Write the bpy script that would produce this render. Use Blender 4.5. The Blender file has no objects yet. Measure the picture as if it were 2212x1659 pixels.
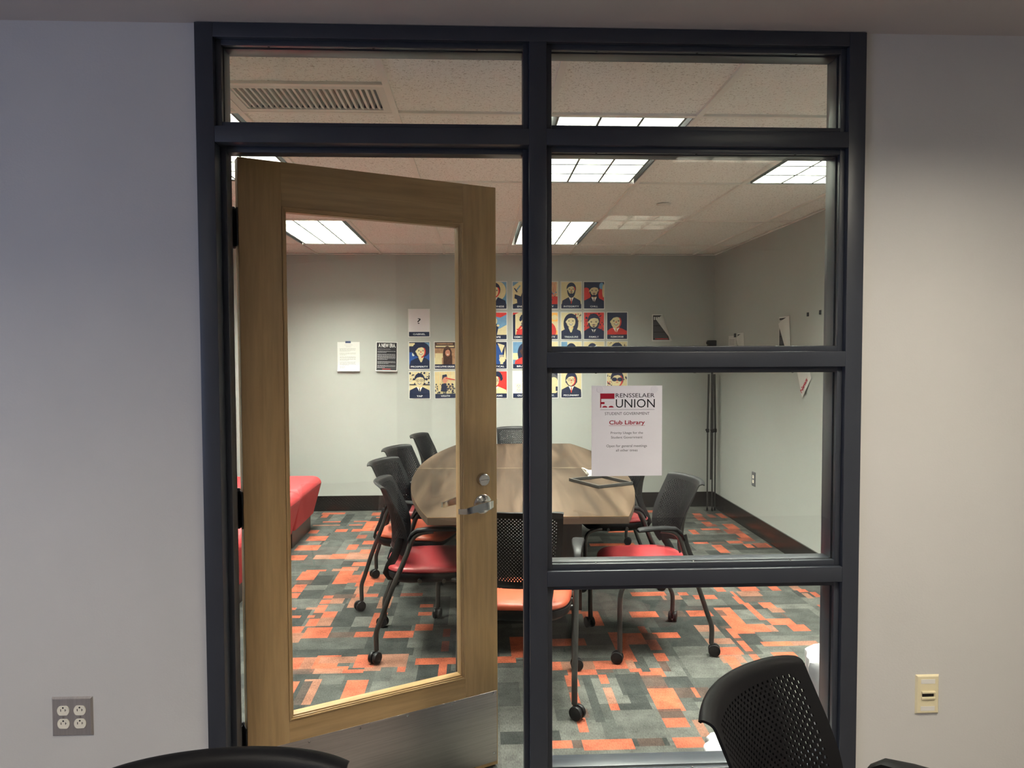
import bpy, bmesh, math, random
from mathutils import Vector, Matrix
random.seed(7)
sc = bpy.context.scene
COL = sc.collection
PI = math.pi

# ------------------------------------------------------------------ camera
cam_d = bpy.data.cameras.new('camera')
cam = bpy.data.objects.new('camera', cam_d); COL.objects.link(cam)
cam_d.sensor_width = 36.0
cam_d.lens = 36.0 * 1633.94 / 2212.0
cam_d.clip_start = 0.02
YAW, PIT, ROL = 0.0445, 0.0410, 0.0034
fw = Vector((math.sin(YAW)*math.cos(PIT), math.cos(YAW)*math.cos(PIT), -math.sin(PIT)))
rt = Vector((math.cos(YAW), -math.sin(YAW), 0)); up = rt.cross(fw)
rt, up = math.cos(ROL)*rt - math.sin(ROL)*up, math.sin(ROL)*rt + math.cos(ROL)*up
m = Matrix((rt, up, -fw)).transposed().to_4x4(); m.translation = Vector((0, -2.21, 1.53))
cam.matrix_world = m
sc.camera = cam
# ------------------------------------------------------------------ colour management, world, lights
sc.view_settings.view_transform = 'Standard'
sc.view_settings.look = 'None'
sc.view_settings.gamma = 1.0
sc.view_settings.use_curve_mapping = False
sc.view_settings.exposure = 0.25
sc.cycles.use_denoising = True
sc.cycles.max_bounces = 10
sc.cycles.diffuse_bounces = 6
sc.cycles.glossy_bounces = 4
sc.cycles.transparent_max_bounces = 16
sc.cycles.sample_clamp_indirect = 6.0
world = bpy.data.worlds.new('world'); sc.world = world
world.use_nodes = True
bg = world.node_tree.nodes['Background']
bg.inputs[0].default_value = (0.42, 0.58, 1.0, 1); bg.inputs[1].default_value = 0.6
LAMP_IN = 145.0       # conference-room troffers
LAMP_OUT = 68.0      # troffers of the near room
# added bluish lamp in an invented window opening, cools the left side (left, behind the camera)
wl = bpy.data.lights.new('left_cool_fill', 'AREA'); wl.shape = 'RECTANGLE'; wl.size = 1.6; wl.size_y = 1.2
wl.energy = 16; wl.color = (0.52, 0.62, 1.0)
wlo = bpy.data.objects.new('left_cool_fill', wl); COL.objects.link(wlo)
wlo.location = (-2.72, -1.9, 1.35); wlo.rotation_euler = (0, -PI/2, 0)

# ------------------------------------------------------------------ materials
def newmat(name):
    mt = bpy.data.materials.new(name); mt.use_nodes = True
    return mt, mt.node_tree.nodes, mt.node_tree.links, mt.node_tree.nodes['Principled BSDF']
def setp(p, **k):
    for a, v in k.items():
        a = a.replace('_', ' ')
        if a in p.inputs: p.inputs[a].default_value = v
def c4(c): return (c[0], c[1], c[2], 1)
def mat(name, col, rough=.5, metal=0., spec=.5, var=0., vscale=20., bump=0., bscale=200., stretch=(1,1,1), col2=None, emit=None):
    mt, N, L, p = newmat(name)
    setp(p, Roughness=rough, Metallic=metal)
    p.inputs['Specular IOR Level'].default_value = spec
    p.inputs['Base Color'].default_value = c4(col)
    if var > 0 or bump > 0 or col2:
        tc = N.new('ShaderNodeTexCoord'); mp = N.new('ShaderNodeMapping'); mp.inputs['Scale'].default_value = stretch
        L.new(tc.outputs['Object'], mp.inputs[0])
    if var > 0 or col2:
        n = N.new('ShaderNodeTexNoise'); n.inputs['Scale'].default_value = vscale; n.inputs['Detail'].default_value = 6
        L.new(mp.outputs[0], n.inputs['Vector'])
        r = N.new('ShaderNodeValToRGB')
        a = tuple(max(0, x*(1-var)) for x in col); b = col2 or tuple(min(1, x*(1+var)) for x in col)
        r.color_ramp.elements[0].position = .32; r.color_ramp.elements[1].position = .68
        r.color_ramp.elements[0].color = c4(a if not col2 else col); r.color_ramp.elements[1].color = c4(b)
        L.new(n.outputs['Fac'], r.inputs[0]); L.new(r.outputs[0], p.inputs['Base Color'])
    if bump > 0:
        n2 = N.new('ShaderNodeTexNoise'); n2.inputs['Scale'].default_value = bscale; n2.inputs['Detail'].default_value = 3
        L.new(mp.outputs[0], n2.inputs['Vector'])
        b = N.new('ShaderNodeBump'); b.inputs['Strength'].default_value = bump; b.inputs['Distance'].default_value = .002
        L.new(n2.outputs['Fac'], b.inputs['Height']); L.new(b.outputs[0], p.inputs['Normal'])
    return mt
M = {}
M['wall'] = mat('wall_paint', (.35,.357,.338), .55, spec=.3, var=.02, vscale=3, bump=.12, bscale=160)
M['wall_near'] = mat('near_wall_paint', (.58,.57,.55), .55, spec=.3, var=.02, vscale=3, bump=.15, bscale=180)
M['soffit'] = mat('soffit_paint', (.52,.48,.45), .7, spec=.2, bump=.1, bscale=180)
M['frame'] = mat('charcoal_frame_paint', (.036,.041,.053), .34, spec=.5, var=.06, vscale=8, bump=.05, bscale=120)
M['base'] = mat('black_vinyl_base', (.012,.010,.010), .22, spec=.5, bump=.04, bscale=40)
M['black'] = mat('black_plastic', (.006,.006,.007), .46, spec=.17, bump=.12, bscale=700)
M['blackm'] = mat('black_metal', (.016,.016,.016), .33, spec=.5, var=.1)
M['espresso'] = mat('espresso_laminate', (.022,.013,.011), .35, var=.3, vscale=6, stretch=(8,8,1))
M['steel'] = mat('satin_steel', (.50,.47,.45), .42, metal=.85, var=.08, vscale=4, stretch=(40,1,1))
M['chrome'] = mat('satin_chrome', (.62,.60,.57), .18, metal=1., var=.05)
M['kick'] = mat('brushed_kick_plate', (.55,.50,.47), .33, metal=1., var=.10, vscale=5, stretch=(1,1,60), bump=.15, bscale=30)
M['hinge'] = mat('black_hinge_metal', (.02,.022,.03), .3, spec=.5)
M['paper'] = mat('white_paper', (.56,.56,.54), .7, spec=.2, var=.015, vscale=6)
M['paperg'] = mat('sign_paper', (.86,.84,.88), .6, spec=.2, var=.02, vscale=7)
M['ink'] = mat('black_ink', (.012,.012,.016), .6, spec=.2)
M['inkg'] = mat('grey_ink', (.09,.09,.10), .7, spec=.2)
M['inkl'] = mat('pale_grey_ink', (.50,.49,.50), .7, spec=.2)
M['inkr'] = mat('dark_red_ink', (.36,.012,.03), .6, spec=.2)
M['navy'] = mat('navy_ink', (.012,.018,.05), .5, spec=.3)
M['cream'] = mat('cream_ink', (.62,.53,.31), .55, spec=.3, var=.05, vscale=30)
M['red'] = mat('poster_red_ink', (.52,.035,.03), .55, spec=.3, var=.1, vscale=30)
M['blue'] = mat('poster_blue_ink', (.13,.26,.42), .55, spec=.3, var=.1, vscale=30)
M['dblue'] = mat('poster_royal_ink', (.02,.07,.26), .55, spec=.3)
M['tan'] = mat('poster_tan_ink', (.34,.19,.11), .55, spec=.3, var=.3, vscale=40)
M['brown'] = mat('poster_brown_ink', (.06,.025,.018), .55, spec=.3, var=.3, vscale=40)
M['skin'] = mat('poster_skin_ink', (.50,.22,.15), .55, spec=.3)
M['orange_i'] = mat('poster_orange_ink', (.85,.42,.10), .55, spec=.3)
M['white_i'] = mat('white_ink', (.82,.82,.80), .6, spec=.2)
M['tape'] = mat('blue_tape', (.012,.03,.10), .5)
M['tapeclear'] = mat('frosted_tape_dot', (.80,.78,.83), .35, spec=.5)
M['ivory'] = mat('ivory_plastic', (.74,.66,.44), .35, var=.02)
M['outlet'] = mat('almond_receptacle', (.80,.76,.64), .35, var=.02)
M['slot'] = mat('dark_slot', (.01,.01,.01), .6)
M['red_seat'] = mat('coral_red_vinyl', (.21,.02,.024), .42, spec=.4, var=.05, vscale=12, bump=.15, bscale=900)
M['orange_seat'] = mat('orange_vinyl', (.28,.045,.019), .42, spec=.45, var=.04, vscale=12, bump=.15, bscale=900)
M['sofa'] = mat('red_upholstery', (.32,.028,.032), .62, spec=.3, var=.05, vscale=10, bump=.3, bscale=900)
M['white_p'] = mat('white_metal_paint', (.74,.72,.67), .5, var=.01)
M['tee'] = mat('ceiling_grid_paint', (.86,.82,.77), .5, var=.02)
M['louver'] = mat('anodised_louver', (.085,.09,.083), .45, spec=.3, var=.02)
M['liner'] = mat('white_bin_liner', (.42,.42,.44), .32, spec=.5, var=.05, vscale=14, bump=1.0, bscale=22)
M['bin'] = mat('blue_bin_plastic', (.015,.04,.16), .4)
M['greybin'] = mat('grey_bin_plastic', (.10,.10,.11), .45)
M['brass'] = mat('stained_birch_edge', (.30,.19,.09), .5, var=.1)
M['edge_t'] = mat('walnut_edge_band', (.075,.05,.036), .4, var=.15, vscale=10)

def glassmat():
    mt, N, L, p = newmat('clear_glass')
    N.remove(p)
    out = [n for n in N if n.type == 'OUTPUT_MATERIAL'][0]
    lw = N.new('ShaderNodeLayerWeight'); lw.inputs['Blend'].default_value = .5
    pw = N.new('ShaderNodeMath'); pw.operation = 'POWER'; pw.inputs[1].default_value = 5.0
    ma = N.new('ShaderNodeMath'); ma.operation = 'MULTIPLY_ADD'; ma.inputs[1].default_value = .95; ma.inputs[2].default_value = .035
    L.new(lw.outputs['Facing'], pw.inputs[0]); L.new(pw.outputs[0], ma.inputs[0])
    tr = N.new('ShaderNodeBsdfTransparent'); tr.inputs[0].default_value = (.985,.995,.985,1)
    gl = N.new('ShaderNodeBsdfGlossy'); gl.inputs['Roughness'].default_value = .004
    mx = N.new('ShaderNodeMixShader')
    L.new(ma.outputs[0], mx.inputs[0]); L.new(tr.outputs[0], mx.inputs[1]); L.new(gl.outputs[0], mx.inputs[2])
    L.new(mx.outputs[0], out.inputs[0]); return mt
M['glass'] = glassmat()

def lampmat(name, col, s):
    mt, N, L, p = newmat(name); N.remove(p)
    out = [n for n in N if n.type == 'OUTPUT_MATERIAL'][0]
    e = N.new('ShaderNodeEmission'); e.inputs[0].default_value = c4(col); e.inputs[1].default_value = s
    L.new(e.outputs[0], out.inputs[0]); return mt
M['lamp'] = lampmat('fluorescent_tube_glow', (.98, 1.0, .87), LAMP_IN)
M['lamp2'] = lampmat('near_room_tube_glow', (1.0, .91, .75), LAMP_OUT)

def woodmat(name, ca, cb, cc, rough, axis='Z', scale=1.0, dist=.6):
    mt, N, L, p = newmat(name); setp(p, Roughness=rough)
    tc = N.new('ShaderNodeTexCoord'); mp = N.new('ShaderNodeMapping')
    s = {'Z': (14, 14, .9), 'Y': (14, .9, 14), 'X': (.9, 14, 14)}[axis]
    mp.inputs['Scale'].default_value = tuple(v*scale for v in s)
    L.new(tc.outputs['Object'], mp.inputs[0])
    n = N.new('ShaderNodeTexNoise'); n.inputs['Scale'].default_value = 1.0; n.inputs['Detail'].default_value = 8; n.inputs['Distortion'].default_value = dist
    L.new(mp.outputs[0], n.inputs['Vector'])
    r = N.new('ShaderNodeValToRGB'); e = r.color_ramp.elements
    e[0].position = .28; e[0].color = c4(ca); e[1].position = .72; e[1].color = c4(cc)
    k = e.new(.5); k.color = c4(cb)
    L.new(n.outputs['Fac'], r.inputs[0])
    n2 = N.new('ShaderNodeTexNoise'); n2.inputs['Scale'].default_value = 9; n2.inputs['Detail'].default_value = 4
    L.new(mp.outputs[0], n2.inputs['Vector'])
    mx = N.new('ShaderNodeMixRGB'); mx.blend_type = 'MULTIPLY'; mx.inputs[0].default_value = .35
    r2 = N.new('ShaderNodeValToRGB'); r2.color_ramp.elements[0].color = (.6,.6,.6,1); r2.color_ramp.elements[0].position = .35; r2.color_ramp.elements[1].position = .6
    L.new(n2.outputs['Fac'], r2.inputs[0]); L.new(r.outputs[0], mx.inputs[1]); L.new(r2.outputs[0], mx.inputs[2])
    L.new(mx.outputs[0], p.inputs['Base Color']); return mt
M['maple'] = woodmat('maple_veneer', (.36,.225,.10), (.43,.28,.13), (.50,.34,.17), .38, 'Z', .8, .3)
M['maple_h'] = woodmat('maple_veneer_horizontal', (.36,.225,.10), (.43,.28,.13), (.50,.34,.17), .38, 'X', .8, .3)
M['walnut'] = woodmat('taupe_walnut_laminate', (.014,.008,.005), (.038,.024,.015), (.080,.055,.038), .42, 'Y', .55, 1.2)
M['walnut'].node_tree.nodes['Principled BSDF'].inputs['Specular IOR Level'].default_value = .07

def tilemat():
    mt, N, L, p = newmat('acoustic_tile'); setp(p, Roughness=.9)
    p.inputs['Specular IOR Level'].default_value = .1
    tc = N.new('ShaderNodeTexCoord')
    n = N.new('ShaderNodeTexNoise'); n.inputs['Scale'].default_value = 110; n.inputs['Detail'].default_value = 3; n.inputs['Distortion'].default_value = 1.2
    L.new(tc.outputs['Object'], n.inputs['Vector'])
    r = N.new('ShaderNodeValToRGB'); e = r.color_ramp.elements
    e[0].position = .34; e[0].color = (.56,.52,.47,1); e[1].position = .44; e[1].color = (.94,.92,.88,1)
    L.new(n.outputs['Fac'], r.inputs[0])
    n2 = N.new('ShaderNodeTexNoise'); n2.inputs['Scale'].default_value = 300
    L.new(tc.outputs['Object'], n2.inputs['Vector'])
    b = N.new('ShaderNodeBump'); b.inputs['Strength'].default_value = .3; b.inputs['Distance'].default_value = .002
    L.new(n2.outputs['Fac'], b.inputs['Height']); L.new(b.outputs[0], p.inputs['Normal'])
    L.new(r.outputs[0], p.inputs['Base Color']); return mt
M['tile'] = tilemat()

def carpetmat():
    mt, N, L, p = newmat('patchwork_carpet'); setp(p, Roughness=.95)
    p.inputs['Specular IOR Level'].default_value = .1
    at = N.new('ShaderNodeAttribute'); at.attribute_name = 'weave'
    tc = N.new('ShaderNodeTexCoord')
    mp = N.new('ShaderNodeMapping'); mp.inputs['Scale'].default_value = (260, 60, 1); L.new(tc.outputs['Object'], mp.inputs[0])
    n = N.new('ShaderNodeTexNoise'); n.inputs['Scale'].default_value = 1.0; n.inputs['Detail'].default_value = 4
    L.new(mp.outputs[0], n.inputs['Vector'])
    n3 = N.new('ShaderNodeTexNoise'); n3.inputs['Scale'].default_value = 11; n3.inputs['Detail'].default_value = 5
    L.new(tc.outputs['Object'], n3.inputs['Vector'])
    ad = N.new('ShaderNodeMath'); ad.operation = 'ADD'; L.new(n.outputs['Fac'], ad.inputs[0]); L.new(n3.outputs['Fac'], ad.inputs[1])
    mr = N.new('ShaderNodeMapRange'); mr.inputs[1].default_value = .7; mr.inputs[2].default_value = 1.3; mr.inputs[3].default_value = .62; mr.inputs[4].default_value = 1.38
    L.new(ad.outputs[0], mr.inputs[0])
    mx = N.new('ShaderNodeVectorMath'); mx.operation = 'SCALE'
    L.new(at.outputs['Color'], mx.inputs[0]); L.new(mr.outputs[0], mx.inputs['Scale'])
    L.new(mx.outputs[0], p.inputs['Base Color'])
    b = N.new('ShaderNodeBump'); b.inputs['Strength'].default_value = .6; b.inputs['Distance'].default_value = .003
    L.new(n.outputs['Fac'], b.inputs['Height']); L.new(b.outputs[0], p.inputs['Normal']); return mt
M['carpet'] = carpetmat()
M['carpet_n'] = mat('grey_carpet', (.13,.115,.11), .95, spec=.1, var=.3, vscale=60, bump=.5)

# ------------------------------------------------------------------ mesh helpers
def mk(name, V, F, mats, parent=None, mi=None, smooth=False, loc=None, rot=None):
    me = bpy.data.meshes.new(name); me.from_pydata([tuple(v) for v in V], [], F)
    if not isinstance(mats, (list, tuple)): mats = [mats]
    for x in mats: me.materials.append(x)
    if mi: me.polygons.foreach_set('material_index', mi)
    if smooth: me.polygons.foreach_set('use_smooth', [True]*len(me.polygons))
    me.update()
    o = bpy.data.objects.new(name, me); COL.objects.link(o)
    if parent: o.parent = parent
    if loc: o.location = loc
    if rot: o.rotation_euler = rot
    return o
class B:
    """collects shapes for one mesh"""
    def __init__(s): s.V = []; s.F = []; s.I = []; s.mats = []; s.S = []
    def _m(s, m_):
        if m_ not in s.mats: s.mats.append(m_)
        return s.mats.index(m_)
    def add(s, V, F, m_, smooth=False, T=None):
        n = len(s.V)
        if T is not None: V = [T @ Vector(v) for v in V]
        s.V += [tuple(v) for v in V]; s.F += [tuple(i+n for i in f) for f in F]
        k = s._m(m_); s.I += [k]*len(F); s.S += [smooth]*len(F); return s
    def box(s, a, b, m_, T=None, bev=0.):
        x0,y0,z0 = a; x1,y1,z1 = b
        if bev > 0:
            bm = bmesh.new(); bmesh.ops.create_cube(bm, size=1)
            for v in bm.verts: v.co = Vector(((x0+x1)/2+v.co.x*(x1-x0), (y0+y1)/2+v.co.y*(y1-y0), (z0+z1)/2+v.co.z*(z1-z0)))
            bmesh.ops.bevel(bm, geom=list(bm.edges), offset=bev, segments=3, profile=.5, affect='EDGES')
            s.bm(bm, m_, T, True); return s
        V = [(x0,y0,z0),(x1,y0,z0),(x1,y1,z0),(x0,y1,z0),(x0,y0,z1),(x1,y0,z1),(x1,y1,z1),(x0,y1,z1)]
        F = [(0,3,2,1),(4,5,6,7),(0,1,5,4),(1,2,6,5),(2,3,7,6),(3,0,4,7)]
        return s.add(V, F, m_, False, T)
    def bm(s, bm, m_, T=None, smooth=False):
        bm.verts.index_update()
        s.add([v.co.copy() for v in bm.verts], [tuple(v.index for v in f.verts) for f in bm.faces], m_, smooth, T); bm.free(); return s
    def tube(s, pts, r, m_, n=10, T=None, smoothpath=0, caps=True):
        P = [Vector(p) for p in pts]
        if smoothpath:
            Q = []
            for i in range(len(P)-1):
                p0 = P[max(i-1,0)]; p1 = P[i]; p2 = P[i+1]; p3 = P[min(i+2,len(P)-1)]
                for k in range(smoothpath):
                    t = k/smoothpath
                    Q.append(.5*((2*p1)+(-p0+p2)*t+(2*p0-5*p1+4*p2-p3)*t*t+(-p0+3*p1-3*p2+p3)*t**3))
            Q.append(P[-1]); P = Q
        V = []; F = []; prev = None
        for i, p in enumerate(P):
            d = (P[min(i+1,len(P)-1)]-P[max(i-1,0)]).normalized()
            if prev is None:
                a = Vector((1,0,0)) if abs(d.x) < .9 else Vector((0,1,0))
                x = d.cross(a).normalized()
            else: x = (prev - d*prev.dot(d)).normalized()
            prev = x; y = d.cross(x)
            rr = r[i*len(r)//len(P)] if isinstance(r, (list,tuple)) else r
            for k in range(n):
                t = 2*PI*k/n; V.append(p + (x*math.cos(t)+y*math.sin(t))*rr)
        for i in range(len(P)-1):
            for k in range(n):
                F.append((i*n+k, i*n+(k+1)%n, (i+1)*n+(k+1)%n, (i+1)*n+k))
        if caps: F.append(tuple(range(n-1,-1,-1))); F.append(tuple((len(P)-1)*n+k for k in range(n)))
        return s.add(V, F, m_, True, T)
    def lathe(s, prof, m_, n=24, T=None, smooth=True):
        """prof: (radius, height) pairs, axis z"""
        V = []; F = []
        for (r_, z) in prof:
            for k in range(n):
                t = 2*PI*k/n; V.append((r_*math.cos(t), r_*math.sin(t), z))
        for i in range(len(prof)-1):
            for k in range(n): F.append((i*n+k, i*n+(k+1)%n, (i+1)*n+(k+1)%n, (i+1)*n+k))
        F.append(tuple(range(n-1,-1,-1))); F.append(tuple((len(prof)-1)*n+k for k in range(n)))
        return s.add(V, F, m_, smooth, T)
    def poly(s, pts2, y, m_, T=None, th=.0):
        """flat polygon in the XZ plane at depth y facing -Y"""
        V = [(p[0], y, p[1]) for p in pts2]
        return s.add(V, [tuple(range(len(V)))], m_, False, T)
    def build(s, name, parent=None, loc=None, rot=None):
        o = mk(name, s.V, s.F, s.mats, parent, s.I, False, loc, rot)
        o.data.polygons.foreach_set('use_smooth', s.S)
        if any(s.S) and not all(s.S) or any(s.S):
            try: o.data.set_sharp_from_angle(angle=math.radians(38))
            except Exception: pass
        return o
def thing(name, label, cat, loc=(0,0,0), rz=0, group=None):
    o = bpy.data.objects.new(name, None); COL.objects.link(o); o.empty_display_size = .1
    o.location = loc; o.rotation_euler = (0,0,rz); o['label'] = label; o['category'] = cat
    if group: o['group'] = group
    return o
def tag(o, label, cat, group=None):
    o['label'] = label; o['category'] = cat
    if group: o['group'] = group
    return o
def struct(o, label=None):
    o['kind'] = 'structure'
    if label: o['label'] = label
    return o
def sempty(name, label=None, loc=(0,0,0), rz=0):
    o = bpy.data.objects.new(name, None); COL.objects.link(o); o.location = loc; o.rotation_euler = (0,0,rz)
    return struct(o, label)
def textgeo(txt, x0, x1, z0, z1, bold=0., T=None, space=1.0):
    """mesh of a line of lettering fitted to the box x0..x1, z0..z1, lying in XZ facing -Y"""
    cu = bpy.data.curves.new('lettering', 'FONT'); cu.body = txt; cu.size = 1; cu.offset = bold; cu.space_character = space
    cu.resolution_u = 3
    ob = bpy.data.objects.new('lettering', cu); COL.objects.link(ob)
    bpy.context.view_layer.update()
    me = bpy.data.meshes.new_from_object(ob.evaluated_get(bpy.context.evaluated_depsgraph_get()))
    V = [v.co.copy() for v in me.vertices]; F = [tuple(p.vertices) for p in me.polygons]
    bpy.data.objects.remove(ob); bpy.data.curves.remove(cu); bpy.data.meshes.remove(me)
    ax = min(v.x for v in V); bx = max(v.x for v in V); ay = min(v.y for v in V); by = max(v.y for v in V)
    return [(x0+(v.x-ax)/(bx-ax)*(x1-x0), 0, z0+(v.y-ay)/(by-ay)*(z1-z0)) for v in V], F
def addtext(b, txt, x0, x1, z0, z1, y, m_, bold=0., T=None, space=1.0):
    V, F = textgeo(txt, x0, x1, z0, z1, bold, None, space)
    b.add([(v[0], y, v[2]) for v in V], F, m_, False, T)
def ell(cx, cz, rx, rz, n=20, a0=0., a1=2*PI):
    full = abs(a1-a0-2*PI) < 1e-6
    return [(cx+rx*math.cos(a0+(a1-a0)*k/(n if full else n-1)), cz+rz*math.sin(a0+(a1-a0)*k/(n if full else n-1))) for k in range(n)]
def copy_tree(o, parent=None):
    c = o.copy(); COL.objects.link(c)
    if parent: c.parent = parent
    for ch in list(o.children): copy_tree(ch, c)
    return c
# ================================================================== SETTING
XR_, YB, ZC, XLF = 2.3287, 5.165, 2.4821, -2.16
G = .6096; GX, GY = .2872, .8581
# ---- partition wall between the rooms, opening X -.7965..1.1449
w = B()
w.box((-2.8,.013,0), (-.792,.133,2.56), M['wall_near']); w.box((1.140,.013,0), (3.3,.133,2.56), M['wall_near'])
w.box((-.792,.013,2.462), (1.140,.133,2.56), M['wall_near'])
struct(w.build('wall_front'))
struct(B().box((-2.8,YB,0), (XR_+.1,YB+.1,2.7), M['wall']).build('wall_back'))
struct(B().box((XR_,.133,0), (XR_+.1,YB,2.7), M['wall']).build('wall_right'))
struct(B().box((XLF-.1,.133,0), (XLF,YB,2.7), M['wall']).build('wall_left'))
# near room shell
struct(B().box((3.2,-4.6,0), (3.3,.013,2.6), M['wall_near']).build('wall_near_right'))
struct(B().box((-2.9,-4.7,0), (3.3,-4.6,2.6), M['wall_near']).build('wall_near_back'))
w = B(); w.box((-2.9,-4.6,0), (-2.8,-2.8,2.6), M['wall_near']); w.box((-2.9,-1.0,0), (-2.8,.013,2.6), M['wall_near'])
w.box((-2.9,-2.8,0), (-2.8,-1.0,.9), M['wall_near']); w.box((-2.9,-2.8,2.3), (-2.8,-1.0,2.6), M['wall_near'])
struct(w.build('wall_near_left'))
wn = B(); 
for a, b_ in (((-2.88,-2.8,.9),(-2.82,-2.75,2.3)), ((-2.88,-1.05,.9),(-2.82,-1.0,2.3)), ((-2.88,-2.75,.9),(-2.82,-1.05,.95)), ((-2.88,-2.75,2.25),(-2.82,-1.05,2.3)), ((-2.88,-1.925,.95),(-2.82,-1.875,2.25))):
    wn.box(a, b_, M['frame'])
struct(wn.build('added_window'))  # unseen window frame, added with its opening to carry the cool light
struct(B().box((-2.8,-4.6,-.05), (3.2,.146,0), M['carpet_n']).build('floor_near'))
# near ceiling (painted drywall) with openings for two troffers and a third added to brighten the left
holes = [(.93,1.53,-1.47,-.86), (.86,1.46,-3.50,-2.89), (-1.9,-1.3,-2.3,-1.69)]
def plate(x0,x1,y0,y1,holes,z,m_,b):
    xs = sorted({x0,x1}|{h[0] for h in holes}|{h[1] for h in holes}); ys = sorted({y0,y1}|{h[2] for h in holes}|{h[3] for h in holes})
    for i in range(len(xs)-1):
        for j in range(len(ys)-1):
            cx = (xs[i]+xs[i+1])/2; cy = (ys[j]+ys[j+1])/2
            if any(h[0]<cx<h[1] and h[2]<cy<h[3] for h in holes): continue
            b.box((xs[i],ys[j],z), (xs[i+1],ys[j+1],z+.02), m_)
    return b
struct(plate(-2.8,3.2,-4.6,.013,holes,2.468,M['soffit'],B()).build('ceiling_near'))

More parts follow.
